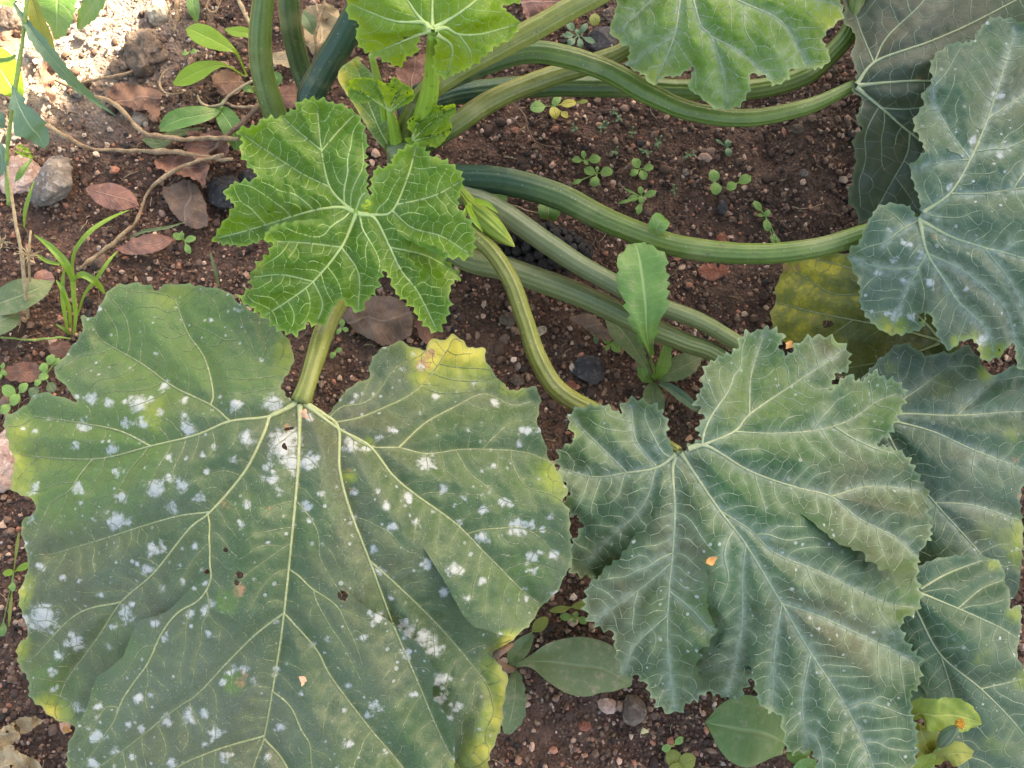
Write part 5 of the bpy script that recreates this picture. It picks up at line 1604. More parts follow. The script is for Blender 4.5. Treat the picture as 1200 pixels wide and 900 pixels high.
BR(sheet('dead_leaf', [(183, 187), (200, 183), (225, 182), (245, 192), (243, 205), (239, 222), (234, 213), (222, 208), (205, 203), (186, 198)], .016, DEAD_RED, crumple=.006, seed=5, curl=.004), 'curled red brown leaf under the dry stalks')
BR(sheet('dead_leaf', [(217, 167), (224, 150), (232, 158), (256, 152), (268, 172), (262, 186), (240, 190), (222, 180)], .018, DEAD_RED, crumple=.006, seed=6, curl=.005), 'folded red brown leaf left of the young leaf')
BR(sheet('dead_leaf', [(250, 88), (265, 82), (282, 88), (285, 104), (268, 112), (252, 104)], .012, DEAD_RUST, crumple=.004, seed=7), 'rust brown leaf scrap under the oval weed leaves')
BR(sheet('dead_leaf', [(401, 368), (425, 352), (450, 346), (470, 352), (480, 362), (484, 384), (474, 398), (452, 405), (432, 396), (415, 386)], .016, DEAD_GREY, crumple=.004, seed=8, curl=-.003), 'grey brown dead leaf between the young leaf and the big leaf')
BR(sheet('dead_leaf', [(487, 376), (497, 374), (505, 388), (508, 402), (500, 404), (490, 392)], .014, DEAD_RED, crumple=.003, seed=9), 'narrow red brown scrap beside the yellow leaf tip')
BR(sheet('dead_leaf', [(465, 82), (480, 70), (500, 64), (503, 92), (485, 104), (466, 97)], .012, DEAD_RED, crumple=.003, seed=10), 'dark red brown leaf behind the pale young petiole')
BR(sheet('dead_leaf', [(608, -12), (640, -20), (676, -8), (668, 8), (642, 22), (627, 30), (616, 20)], .016, DEAD_PINK, crumple=.004, seed=11), 'pinkish brown leaf behind the ribbed stalk at the top')
BR(sheet('dead_leaf', [(355, 12), (372, 5), (392, 8), (400, 30), (388, 52), (372, 66), (360, 55), (354, 32)], .022, DEAD_TAN, crumple=.006, seed=12, tilt=(2, 0)), 'olive tan dry leaf between the dark stalks at the top')
BR(sheet('dead_leaf', [(320, 62), (335, 60), (348, 68), (345, 78), (328, 76), (318, 72)], .02, DEAD_TAN, crumple=.003, seed=13), 'small tan leaf scrap between the upright stalks')
BR(sheet('dead_leaf', [(326, 104), (350, 96), (364, 104), (360, 120), (338, 128), (326, 120)], .014, DEAD_RED, crumple=.004, seed=14), 'dark red brown leaf above the tip of the young leaf')
BR(sheet('dead_leaf', [(-12, 862), (5, 852), (27, 840), (48, 843), (42, 852), (26, 862), (14, 872), (-6, 880)], .022, DEAD_TAN, crumple=.008, seed=15, curl=.006), 'crisp tan dead leaf in the lower left corner')
BR(sheet('dead_leaf', [(-12, 884), (11, 873), (24, 883), (38, 888), (48, 897), (44, 918), (5, 920), (-15, 905)], .022, DEAD_TAN, crumple=.008, seed=16, curl=.005), 'curled tan dead leaf at the bottom of the left edge')
BR(sheet('dead_leaf', [(-8, 42), (8, 36), (22, 36), (24, 48), (16, 62), (2, 52)], .03, DEAD_RUST, crumple=.005, seed=17), 'orange brown leaf glowing in the sun at the left edge')
BR(sheet('dead_leaf', [(48, 72), (60, 70), (66, 84), (62, 104), (66, 116), (58, 118), (50, 100)], .02, DEAD_RUST, crumple=.006, seed=18), 'curled brown leaf in the sun under the long narrow leaf')
BR(sheet('dead_leaf', [(40, 322), (52, 316), (62, 322), (62, 336), (48, 336)], .016, DEAD_PINK, crumple=.003, seed=19), 'reddish leaf tip showing behind the dull oval leaf')
BR(sheet('dead_leaf', [(6, 432), (30, 424), (46, 430), (44, 446), (22, 448), (8, 444)], .010, DEAD_RED, crumple=.003, seed=20), 'dark brown leaf under the round seedling leaves at the left')
BR(sheet('dead_leaf', [(58, 404), (76, 398), (86, 408), (78, 418), (62, 418)], .010, DEAD_RED, crumple=.003, seed=21), 'purplish brown scrap at the foot of the grass')
BR(sheet('dead_leaf', [(668, 372), (690, 368), (706, 380), (720, 396), (704, 398), (690, 388)], .014, DEAD_GREY, crumple=.003, seed=22), 'brown leaf scrap under the straight stalk by the toothed weed')

# fallen bits lying on the leaves
def bit(px, py, r, z, mat, lab, seed):
    rg = np.random.default_rng(seed)
    k = 9
    th = np.sort(rg.uniform(0, 6.28, k))
    o = [(px + r * rg.uniform(.4, 1.3) * math.cos(t), py + r * rg.uniform(.4, 1.3) * math.sin(t)) for t in th]
    b = sheet('fallen_petal', o, z, mat, grid=2.0, crumple=.0012, cscale=8, ragged=.4, seed=seed)
    return tag(b, lab, 'plant debris')


def mat_plain(name, col, rough=.6, trans=.15):
    s = NT(name)
    c = s.mix(col, tuple(x * .6 for x in col), s.rng(s.noise(200.0, 4.0), .4, .7))
    return s.finish(c, rough, s.noise(500.0, 3.0), .0005, .8, .3, trans)


ORANGE = mat_plain('petal_orange', (.62, .30, .10)); PEACH = mat_plain('petal_peach', (.62, .36, .24)); CREAM = mat_plain('petal_cream', (.66, .58, .30))
bit(833, 657, 7, .186, ORANGE, 'orange scrap lying in the middle of the deeply lobed leaf', 1)
bit(354, 797, 6, .222, PEACH, 'peach coloured flake on the lower half of the big leaf', 2)
bit(358, 486, 6, .222, PEACH, 'peach coloured flake at the base of the big leaf', 3)
bit(925, 404, 5, .155, ORANGE, 'tiny tan scrap on the top lobe of the deeply lobed leaf', 4)
bit(77, 855, 6, .014, ORANGE, 'orange flake on soil below the yellow leaf tip at lower left', 5)
bit(755, 858, 6, .008, CREAM, 'cream petal scrap on the soil right of the dull pebble', 6)
bit(895, 286, 5, .2, PEACH, 'small pale flake on the thick stalk', 7) if False else None
bit(808, 513, 6, .02, PEACH, 'pinkish flake in the gap beside the base of the deeply lobed leaf', 8)

# ------------------------------------------------------------------ dry stalks and roots
def dry(nm, path, rad, mat, lab, cat='dry stalk', seed=0, **k):
    return tag(simple_tube(nm, path, [r_ * .66 for r_ in rad], mat, None, seed=seed, rough=.3, step=4.0, wob=.0022, **k), lab, cat)


dry('dry_stalk', [(48, 82, .012), (75, 98, .014), (108, 113, .016), (133, 121, .018), (150, 138, .018), (168, 154, .02), (190, 160, .022), (215, 163, .024), (245, 162, .026), (280, 163, .03)], [3, 4, 4.5, 4.5, 4.5, 4.5, 5, 4.5, 4, 4], TWIG, 'tan dry stalk bending from the sunlit corner to the young leaf', seed=1)
dry('dry_stalk', [(52, 146, .012), (75, 158, .012), (96, 171, .014), (125, 176, .014), (150, 176, .016), (178, 177, .018), (212, 179, .02), (240, 184, .022), (272, 187, .026)], [4.5, 4.5, 3.5, 3.5, 4, 4.5, 5, 4.5, 4], TWIG, 'knotty grey tan stalk running below the bent one', seed=2)
dry('dry_stalk', [(262, 180, .03), (240, 187, .028), (222, 192, .026), (205, 200, .024), (186, 212, .02), (172, 228, .016), (166, 244, .014), (158, 262, .014), (134, 284, .014), (112, 300, .012), (92, 316, .012)], [3.5, 3.5, 3.5, 3.5, 3.2, 3, 3, 3.5, 4, 4, 2.5], TWIG, 'curved dry stalk arching down to the grass tuft', seed=3)
dry('dry_stalk', [(305, 122, .035), (290, 138, .03), (272, 154, .026), (258, 168, .024), (244, 181, .02)], [5, 5.5, 5, 4.5, 3.5], ROOT, 'dark dry stalk slanting beside the upright stalk', seed=4)
dry('dry_tendril', [(198, 82, .014), (189, 90, .016), (187, 99, .016), (192, 107, .016), (203, 111, .014), (215, 108, .012)], [1.6, 2, 2.2, 2.2, 2, 1.4], TWIG, 'curled thin root hooking round beside the lower lime leaf', 'tendril', seed=5)
dry('dry_tendril', [(296, 95, .03), (280, 103, .028), (270, 112, .024), (260, 122, .02), (247, 125, .016), (236, 120, .014), (231, 112, .014)], [3.2, 3, 2.6, 2.4, 2.4, 2.2, 1.6], STRAW, 'straw coloured tendril looping above the dark green leaf', 'tendril', seed=6)
dry('dry_tendril', [(264, 120, .016), (280, 126, .018), (300, 126, .02)], [2.6, 3, 2.6], TWIG, 'short thin root beside the small pale green leaf', 'tendril', seed=26)
dry('dry_stalk', [(95, 97, .01), (120, 92, .012), (140, 89, .014), (156, 82, .014)], [2.5, 3, 3, 2.5], TWIG, 'thin dry stalk along the edge of the sunlit grit', seed=7)
dry('dry_stalk', [(274, -15, .03), (283, 8, .03), (294, 32, .026)], [3.5, 3.8, 3], STRAW, 'pale straw stalk left of the upright green stalk', seed=8)
dry('dry_stalk', [(206, -12, .014), (207, 14, .014), (205, 36, .012)], [4, 4.2, 3], TWIG, 'tan dry stalk at the top edge beside the pale stone', seed=9)
dry('dry_tendril', [(247, -8, .014), (242, 6, .014), (246, 15, .014), (256, 10, .014), (264, -8, .014)], [2, 2, 2, 2, 2], TWIG, 'small looped dry tendril at the top edge', 'tendril', seed=10)
dry('dry_stalk', [(355, -10, .07), (352, 15, .06), (353, 40, .05), (358, 62, .04), (354, 82, .03), (340, 98, .02)], [3, 3, 3.2, 4, 3, 1.5], ROOT, 'brown withered stem beside the short dark stalk', seed=11)
dry('dry_stalk', [(386, -10, .06), (376, 14, .055), (371, 36, .05), (370, 60, .04), (366, 78, .03)], [3.2, 3.2, 3, 2.8, 2], TWIG, 'rusty withered stem in front of the olive tan leaf', seed=12)
dry('dry_stalk', [(371, -10, .05), (372, 6, .05), (374, 16, .052)], [2, 2, 2], TWIG, 'short rusty twig at the top edge by the withered stem', seed=13)
dry('root', [(596, 119, .008), (608, 128, .01), (617, 138, .01), (619, 152, .01), (626, 165, .008), (640, 172, .008), (656, 170, .006)], [1.6, 1.8, 2, 1.8, 1.6, 1.3, .8], ROOT, 'thin brown root curling on the soil under the low dark stalk', 'root', seed=14)
dry('root', [(1, 395, .01), (30, 398, .01), (55, 397, .012), (82, 396, .012)], [1.5, 2, 2, 1.6], STEMG, 'thin greenish runner lying left of the grass foot', 'stem', seed=15)
dry('dry_stalk', [(319, 128, .03), (310, 140, .03), (300, 150, .03)], [3, 3, 2], TWIG, 'short dry twig under the tip of the young leaf', seed=16)

# ------------------------------------------------------------------ weeds
def leafplant(name, base, label, cat='weed', group=None):
    w = P(base[0], base[1], 0.0)
    return empty(name, (w[0], w[1], gz(base[0], base[1])), label, cat, group)


# lime rosette at the top left
r = leafplant('broadleaf_weed', (290, 92), 'lime green weed with two smooth oval leaves beside the upright stalk')
blade('leaf', [(289, 88, .015), (277, 62, .035), (262, 53, .04), (242, 43, .04), (228, 36, .036), (219, 33, .032)], [1.2, 2.0, 9, 14, 11, 2], W_LIME, r, fold=.10, wave=.05, seed=1, cols=11)
blade('leaf', [(288, 90, .012), (266, 77, .026), (250, 77, .03), (232, 84, .03), (216, 92, .028), (203, 98, .024)], [1, 1.8, 7, 12.5, 11, 2], W_LIME, r, fold=.10, wave=.05, seed=2, cols=11)
blade('leaf', [(292, 80, .02), (302, 50, .035), (290, 39, .04), (276, 37, .04), (264, 34, .036)], [1, 1.5, 6, 7, 1.5], W_LIME, r, fold=.10, seed=3)
r = leafplant('broadleaf_weed', (262, 118), 'dark green weed leaf with a pale midrib above the dry stalks')
blade('leaf', [(264, 116, .012), (254, 129, .018), (238, 134, .024), (218, 138, .026), (200, 144, .024), (187, 152, .018)], [1.5, 5, 11, 13.5, 12, 3], W_GREEN, r, fold=.15, wave=.08, seed=4, cols=11)
blade('leaf', [(236, 150, .006), (205, 158, .008), (185, 168, .01), (168, 163, .008)], [1, 6, 8, 2], W_DULL, r, fold=.1, seed=5)
r = leafplant('broadleaf_weed', (256, 128), 'small pale green weed leaf left of the young leaf tip')
blade('leaf', [(254, 126, .01), (262, 134, .018), (271, 148, .02), (276, 164, .016), (278, 176, .01)], [3, 11, 13, 10, 3], W_GREEN, r, fold=.1, seed=6, cols=11)
r = leafplant('broadleaf_weed', (226, -8), 'narrow green leaf hanging in from the top edge')
blade('leaf', [(224, -14, .02), (226, 2, .028), (228, 14, .028), (230, 26, .02)], [6, 8, 7, 1.5], W_GREEN, r, fold=.2, seed=7)
r = leafplant('broadleaf_weed', (296, 112), 'tiny green leaves under the upright stalk')
blade('leaf', [(298, 108, .01), (292, 104, .016), (285, 106, .014)], [2, 5, 1.5], W_GREEN, r, seed=8)
blade('leaf', [(322, 84, .01), (326, 92, .016), (324, 102, .012)], [2, 6, 1.5], W_GREEN, r, seed=9)
blade('leaf', [(354, 14, .04), (362, 26, .045), (368, 40, .04)], [4, 9, 3], W_DULL, r, seed=10)

# prickly tall weed in the sunlit corner
r = leafplant('prickly_weed', (20, 350), 'tall thin weed with long narrow blue green leaves in the sunlit corner')
simple_tube('stem', [(33, -20, .17), (30, 15, .16), (26, 50, .145), (20, 90, .13), (14, 130, .115), (9, 170, .1), (8, 205, .085), (10, 240, .07)], [2, 2.2, 2.4, 2.6, 2.6, 2.6, 2.6, 2.6], STEMG, r, wob=.0006, seed=20)
blade('leaf', [(16, 4, .15), (30, 25, .155), (44, 46, .15), (60, 66, .14), (82, 92, .12), (106, 114, .095), (136, 136, .07)], [1.5, 4, 8, 8.5, 6.5, 4, .4], W_BLUE, r, fold=.5, seed=11, teeth=(2.0, 16), cols=9)
blade('leaf', [(34, -12, .15), (42, 15, .145), (50, 36, .135), (58, 56, .125), (64, 68, .115)], [6, 9, 10, 8, 1], W_OLIVE, r, fold=.45, seed=12)
blade('leaf', [(15, 100, .125), (20, 118, .13), (28, 135, .128), (37, 150, .12), (46, 160, .11), (52, 175, .1)], [2, 7, 14, 17, 12, .5], W_BLUE, r, fold=.12, seed=13, teeth=(7, 30), cols=11, wave=.05)
blade('leaf', [(19, 65, .135), (12, 70, .135), (0, 72, .13), (-15, 73, .12)], [2, 3, 3.5, 3], W_GREEN, r, fold=.5, seed=14)
blade('leaf', [(-10, 130, .1), (-2, 140, .105), (4, 150, .1)], [6, 9, 2], W_BLUE, r, fold=.2, seed=15)
blade('leaf', [(-6, 166, .09), (1, 178, .095), (2, 196, .09), (-4, 210, .08)], [4, 7, 7, 2], W_BLUE, r, fold=.2, seed=16)
blade('leaf', [(37, 187, .05), (30, 197, .055), (24, 206, .055), (18, 213, .05)], [1.5, 4, 4.5, 1], W_GREEN, r, fold=.6, seed=17)

# broad sunlit leaves in the corner
r = leafplant('sunlit_weed', (70, -20), 'broad pale leaf bleached by the sun in the top left corner')
blade('leaf', [(70, -30, .07), (68, -10, .075), (67, 12, .07), (66, 32, .06), (64, 46, .05)], [10, 22, 24, 16, 2], W_GREEN, r, fold=.08, teeth=(4, 9), seed=18, cols=11)
blade('leaf', [(125, -30, .09), (115, -8, .09), (106, 10, .082), (96, 24, .07), (90, 32, .062)], [8, 16, 17, 12, 2], W_GREEN, r, fold=.15, teeth=(4, 9), seed=19, cols=11)
r = leafplant('sunlit_weed', (-10, 90), 'yellow green sunlit leaf at the left edge above the pebble')
blade('leaf', [(-20, 60, .05), (-5, 75, .055), (8, 92, .055), (18, 110, .05), (22, 122, .04)], [14, 22, 20, 11, 1], W_LIME, r, fold=.1, seed=20, cols=11)
r = leafplant('sunlit_weed', (8, -10), 'shaded green leaf in the very corner of the picture')
blade('leaf', [(-8, -14, .05), (6, -4, .055), (16, 8, .05)], [8, 13, 2], W_GREEN, r, fold=.1, seed=21)
r = leafplant('sunlit_weed', (30, 176), 'small yellow green sprig beside the rough grey stone')
for k, (x, y, rr) in enumerate([(24, 172, 4), (31, 176, 4.5), (28, 181, 4), (35, 183, 4), (21, 178, 3)]):
    blade('leaf', [(x - rr, y - 1, .012), (x, y, .017), (x + rr, y + 2, .013)], [1.5, rr * .8, 1], W_LIME, r, seed=k)

# grass tuft
r = leafplant('grass_tuft', (88, 392), 'small tuft of bright green grass above the big leaf', 'grass')
for k, (pp, ww) in enumerate([([(88, 392, .0), (90, 370, .03), (88, 345, .055), (86, 325, .075), (76, 307, .09), (58, 288, .095), (40, 275, .085)], [2.5, 3.5, 4, 4.5, 5, 3.5, .5]),
                              ([(86, 326, .07), (86, 305, .085), (92, 288, .095), (108, 270, .095), (130, 256, .085), (152, 246, .07)], [2, 2.5, 2.8, 3, 2.4, .4]),
                              ([(87, 328, .07), (96, 322, .085), (109, 328, .085), (118, 336, .075), (123, 344, .065)], [2.5, 4, 4, 3.4, 1.5]),
                              ([(80, 388, .0), (76, 360, .03), (74, 335, .05), (76, 312, .06)], [2, 3.5, 3, .6]),
                              ([(84, 385, .0), (82, 360, .03), (74, 340, .05), (66, 328, .05)], [2, 3.5, 3.2, .6]),
                              ([(92, 368, .01), (100, 345, .03), (114, 326, .045), (128, 306, .045), (138, 294, .035)], [1.5, 2, 2.6, 2.2, .5]),
                              ([(84, 392, .0), (76, 386, .012), (66, 380, .015)], [1.5, 2, .6]),
                              ([(70, 310, .07), (55, 306, .07), (40, 296, .06)], [1.5, 2.2, .5])]):
    blade('grass_blade', pp, ww, W_GRASS, r, fold=.5, cols=5, seed=k, wave=.02)
r = leafplant('grass_sprout', (155, 276), 'single thin dark grass blade beside the pointed dead leaf', 'grass')
blade('blade', [(152, 279, .012), (170, 271, .02), (195, 267, .022), (218, 260, .015)], [1, 2, 1.8, .4], W_DULL, r, fold=.4, cols=5)
r = leafplant('grass_sprout', (30, 268), 'short green grass blade rising left of the grey stone', 'grass')
blade('blade', [(29, 268, .0), (30, 250, .02), (34, 232, .03), (40, 212, .03)], [2, 3, 2.5, .4], W_GRASS, r, fold=.4, cols=5)
r = leafplant('grass_sprout', (255, 330), 'withered grass blade standing between the young leaf and the big leaf', 'grass')
blade('blade', [(257, 338, .0), (254, 322, .02), (249, 305, .025), (247, 296, .025)], [1.8, 2, 1.6, .5], W_DULL, r, fold=.4, cols=5)

# dry flower stem with spiky heads
r = leafplant('dry_flower_stem', (33, 372), 'straw coloured dry flower stem with spiky heads at the left edge', 'dry flower')
simple_tube('stem', [(9, 195, .1), (14, 230, .09), (19, 265, .08), (25, 295, .07), (28, 325, .055), (31, 350, .035), (33, 372, .008)], [1.6, 1.8, 2, 2.2, 2.4, 2.4, 2.2], STRAW, r, wob=.0005, seed=30)
simple_tube('stem', [(36, 270, .075), (34, 290, .07), (34, 305, .06), (35, 330, .04)], [1.4, 1.6, 1.6, 1.4], STRAW, r, wob=.0005, seed=31)
for k, (x, y, z, n) in enumerate([(34, 299, .075, 20), (3, 284, .075, 14), (22, 374, .02, 12)]):
    bt = Batch()
    rg = np.random.default_rng(50 + k)
    c = P(x, y, z)
    for _ in range(n):
        d = rg.normal(0, 1, 3); d[2] = abs(d[2]) * .5; d /= np.linalg.norm(d)
        L = rg.uniform(.006, .014)
        mid = c + d * L * .5 + rg.normal(0, .001, 3)
        V, Q, T, f_, u_ = tube_arrays(np.array([c, mid, c + d * L]), np.array([.0006, .0005, .0001]), 4)
        bt.add(V, Q, T)
    h = link('flower_head', bt.mesh('flower_head'), STRAW, r)
# dull oval leaves at left edge
r = leafplant('broadleaf_weed', (-20, 362), 'dull green weed with two broad leaves at the left edge behind the dry stem')
blade('leaf', [(-18, 362, .02), (2, 354, .03), (24, 346, .034), (44, 338, .03), (62, 330, .02)], [8, 17, 20, 15, 1.5], W_DULL, r, fold=.12, seed=31, cols=11)
blade('leaf', [(-22, 385, .02), (-6, 378, .028), (10, 372, .028), (21, 366, .02)], [12, 18, 16, 2], W_DULL, r, fold=.12, seed=32, cols=11)

# toothed weed rosette between the stalks
r = leafplant('toothed_weed', (767, 447), 'upright toothed weed rosette growing between the stalks in the middle')
blade('leaf', [(767, 445, .004), (765, 430, .055), (761, 408, .1), (758, 385, .118), (757, 358, .128), (754, 330, .134), (750, 305, .136), (745, 285, .132)], [2.2, 2.6, 5, 15, 25, 30, 28, 11], W_GREEN, r, fold=.06, teeth=(6.0, 17), seed=41, cols=15, wave=.16)
blade('leaf', [(765, 445, .004), (752, 422, .02), (740, 402, .03), (728, 386, .034), (712, 370, .03)], [2, 6, 13, 16, 5], W_DULL, r, fold=.25, seed=42, cols=9, teeth=(1.5, 10))
blade('leaf', [(770, 445, .004), (780, 440, .014), (795, 432, .022), (810, 424, .024), (823, 418, .02)], [2, 8, 14, 12, 1.5], W_DULL, r, fold=.1, seed=43, cols=9, teeth=(2.0, 10))
blade('leaf', [(770, 444, .006), (777, 428, .03), (781, 410, .045), (784, 390, .05)], [2, 8, 6, .8], W_GREEN, r, fold=.3, seed=44, teeth=(2, 9))
blade('leaf', [(765, 447, .004), (755, 442, .012), (752, 432, .016), (752, 424, .014)], [2, 6, 6, 1.2], W_GREEN, r, fold=.3, seed=45)
blade('leaf', [(766, 448, .004), (765, 458, .01), (766, 470, .014), (770, 486, .012)], [2, 10, 13, 8], W_DULL, r, fold=.2, seed=46)
blade('leaf', [(772, 449, .004), (786, 455, .012), (800, 466, .014), (818, 480, .012)], [2, 5, 6.5, 4], W_BLUE, r, fold=.35, seed=47)

# scarred oval weed at the bottom
r = leafplant('oval_weed', (603, 782), 'weed with one large scarred oval leaf below the gap at the bottom')
blade('leaf', [(604, 780, .012), (622, 776, .026), (645, 776, .034), (675, 780, .038), (705, 784, .036), (728, 796, .03), (739, 804, .022)], [2, 7, 22, 32, 29, 16, 2], W_SCAR, r, fold=.07, wave=.06, seed=51, cols=15)
blade('leaf', [(601, 780, .012), (603, 768, .03), (612, 757, .04), (624, 743, .04)], [2, 8, 10, 3], W_DULL, r, fold=.5, seed=52)
blade('leaf', [(602, 784, .012), (604, 798, .018), (603, 820, .02), (599, 842, .018), (594, 860, .014)], [2, 8, 13, 13, 3], W_DULL, r, fold=.12, seed=53, teeth=(3, 14), cols=11)
simple_tube('dry_stub', [(602, 784, .02), (592, 783, .05), (582, 777, .1), (581, 768, .15), (590, 762, .16), (600, 755, .15)], [4, 5, 5, 4.5, 4, 2.5], ROOT, r, wob=.0006, seed=33)
# heart shaped weed
r = leafplant('heart_leaf_weed', (921, 874), 'weed with a round heart shaped green leaf under the deeply lobed leaf')
blade('leaf', [(921, 872, .03), (908, 864, .04), (890, 858, .046), (868, 855, .046), (846, 851, .042), (827, 847, .034)], [12, 26, 36, 38, 26, 2], W_HEART, r, fold=.06, wave=.06, seed=61, cols=15)
blade('leaf', [(925, 880, .02), (930, 886, .026), (942, 878, .026), (950, 868, .02)], [3, 8, 8, 2], W_GREEN, r, seed=62)
blade('leaf', [(934, 912, .02), (944, 900, .03), (956, 892, .03)], [8, 12, 3], W_GREEN, r, seed=63)

# weed with an orange bud at lower right
r = leafplant('budding_weed', (1090, 905), 'bright weed with striped bud and small orange flower at lower right', 'flowering weed')
simple_tube('stem', [(1090, 905, .0), (1094, 890, .06), (1100, 875, .105), (1108, 866, .125)], [3, 3, 3, 3], STEMG, r, wob=.0004, seed=34)
blade('leaf', [(1062, 840, .10), (1078, 836, .122), (1098, 838, .128), (1118, 838, .128), (1136, 842, .124), (1150, 847, .116)], [10, 16, 18, 19, 13, .8], W_SOFT, r, fold=.12, seed=71, cols=13, wave=.12, crumple=.10, teeth=(2, 11))
blade('leaf', [(1064, 828, .08), (1078, 818, .095), (1092, 806, .1), (1104, 796, .096), (1110, 788, .09)], [6, 12, 15, 13, 3], W_BLUE, r, fold=.1, seed=72, cols=11)
blade('leaf', [(1092, 890, .08), (1085, 872, .1), (1080, 858, .108), (1076, 846, .1)], [10, 16, 14, 3], W_OLIVE, r, fold=.15, seed=73, cols=11, crumple=.12)
blade('leaf', [(1092, 895, .08), (1105, 886, .1), (1122, 882, .105), (1140, 884, .1)], [6, 12, 13, 4], W_OLIVE, r, fold=.15, seed=74, cols=11, crumple=.1)
blade('leaf', [(1076, 905, .08), (1084, 893, .1), (1094, 884, .11)], [8, 12, 3], W_SOFT, r, fold=.1, seed=75, crumple=.1)


def striped():
    s = NT('bud_striped')
    f = s.attr('flute')
    col = s.mix((.05, .08, .045), (.13, .19, .10), s.rng(s.m('ADD', f, s.m('SUBTRACT', s.noise(200.0, 4.0), .5)), -.6, .6))
    return s.finish(col, .5, s.noise(300.0, 3.0), .0005, .8, .35)


c = catmull([(1101, 874, .122, 3), (1105, 869, .128, 6.5), (1110, 863, .134, 8), (1116, 857, .140, 6.5), (1120, 853, .144, 3.5)], 2.0)
V, Q, T, fl, u = tube_arrays(P(c[:, 0], c[:, 1], c[:, 2]), c[:, 3] * mpp(.14), 44, 11, .06)
link('bud', mesh_from('bud', V, [Q, T], dict(flute=fl, u=u)), striped(), r)
bt = Batch()
cc = P(1126, 848, .149)
axd = np.array([.35, .25, .9]); axd /= np.linalg.norm(axd)
s1 = np.cross(axd, [0, 1, 0]); s1 /= np.linalg.norm(s1); s2 = np.cross(axd, s1)
for k in range(22):
    t = k * 2.39996; q = math.sqrt((k + .5) / 22)
    d = s1 * math.cos(t) + s2 * math.sin(t)
    a = cc + d * q * .0026 - axd * .003
    b = a + d * .0012 * q + axd * .004
    V, Q, T, f_, u_ = tube_arrays(np.array([a, (a + b) / 2, b]), np.array([.0006, .0009, .0005]), 5)
    bt.add(V, Q, T)
link('flower', bt.mesh('flower'), mat_plain('floret_orange', (.62, .33, .05)), r)

# little weeds with single leaves near the stalks
r = leafplant('round_leaf_weed', (770, 282), 'single round leaf curling over the thick dark stalk')
simple_tube('stem', [(772, 284, .0), (771, 278, .05), (769, 272, .105)], [1.2, 1.2, 1.2], STEMG, r, wob=.0002)
blade('leaf', [(766, 274, .112), (770, 266, .118), (775, 258, .118), (779, 255, .113)], [4, 11, 11, 3], W_GREEN, r, fold=.35, seed=81, cols=11)
r = leafplant('blunt_leaf_weed', (585, 246), 'small blunt lobed green leaf on a thin runner under the dark stalk')
simple_tube('stem', [(596, 240, .02), (606, 242, .022), (618, 247, .022), (632, 250, .022)], [1.2, 1.2, 1.2, 1.0], TWIG, r, wob=.0003, seed=35)
blade('leaf', [(645, 234, .02), (644, 242, .026), (643, 250, .026), (642, 257, .02)], [5, 13, 13, 9], W_GREEN, r, fold=.1, seed=82, cols=11, teeth=(2, 9))
blade('leaf', [(576, 226, .02), (586, 232, .026), (592, 240, .022)], [7, 10, 3], W_GREEN, r, fold=.1, seed=83)

# ------------------------------------------------------------------ seedlings
def seedling(label, c, leaves, mat, h=.012, group='seedlings on the bare soil', cat='seedling', name='seedling'):
    g = gz(*c)
    w = P(c[0], c[1], 0.0)
    r = empty(name, (w[0], w[1], g), label, cat, group)
    simple_tube('stem', [(c[0], c[1], g - .002), (c[0], c[1], g + h * .8)], [1.1, .9], STEMG, r, wob=0.0, step=2.0)
    for k, lf in enumerate(leaves):
        x, y, ra, rb = lf[:4]
        m = lf[4] if len(lf) > 4 else mat
        dx, dy = x - c[0], y - c[1]
        d = math.hypot(dx, dy) or 1.0
        ux, uy = (dx / d, dy / d) if d > 2 else (1, 0)
        z = g + h * (1 + .12 * (k % 3))
        blade('seed_leaf', [(c[0] + ux * 1.0, c[1] + uy * 1.0, z - .002), (x - ux * ra, y - uy * ra, z), (x - ux * ra * .6, y - uy * ra * .6, z + .001), (x, y, z + .002), (x + ux * ra * .65, y + uy * ra * .65, z + .0015), (x + ux * ra, y + uy * ra, z)],
              [.6, .9, rb * .75, rb, rb * .72, .6], m, r, fold=.05, cols=7, seed=k + int(x), step=2.0, wave=.03)
    return r


W_SEED = mat_weed('seedling_green', (.16, .30, .075), (.22, .37, .10), (.28, .42, .14), .45, .25, (.36, .55, .08), .05)
W_TEAL = mat_weed('seedling_teal', (.075, .16, .085), (.11, .21, .11), (.2, .3, .16), .45, .2, (.2, .4, .1), .05)
seedling('four leaved seedling nearest the thick dark stalk', (685, 188), [(676, 187, 6, 4.5), (684, 181, 4.5, 3.5), (697, 186, 7, 6), (687, 190, 3.5, 3)], W_SEED)
seedling('seedling with round leaves just below the four leaved one', (700, 203), [(691, 200, 7, 6), (711, 201, 7.5, 6.5), (697, 213, 6.5, 6), (700, 198, 3, 2.5), (676, 213, 6, 3)], W_SEED)
seedling('clover like seedling with four plump leaves', (750, 198), [(746, 191, 6.5, 6), (760, 196, 6, 5), (743, 202, 5.5, 4.5), (754, 205, 6, 5.5)], W_SEED)
seedling('sprawling pale seedling above the round curling leaf', (752, 231), [(751, 223, 4.5, 4), (762, 227, 7.5, 4.5), (752, 234, 4.5, 4.5), (742, 232, 6, 4.5), (749, 245, 6.5, 4), (733, 236, 9, 2.2), (738, 224, 7, 1.5)], W_SEED)
seedling('pair of plump cotyledons left of the other pair', (838, 213), [(837, 206, 7.5, 7), (839, 221, 7.5, 7)], W_SEED)
seedling('pair of oval cotyledons right of the other pair', (865, 214), [(857, 218, 6.5, 6), (873, 210, 8, 6.5)], W_SEED)
seedling('tiny teal seedling above the pairs of cotyledons', (853, 173), [(853, 168, 5, 4), (854, 178, 5, 4.5), (843, 166, 5, 2)], W_TEAL, .008)
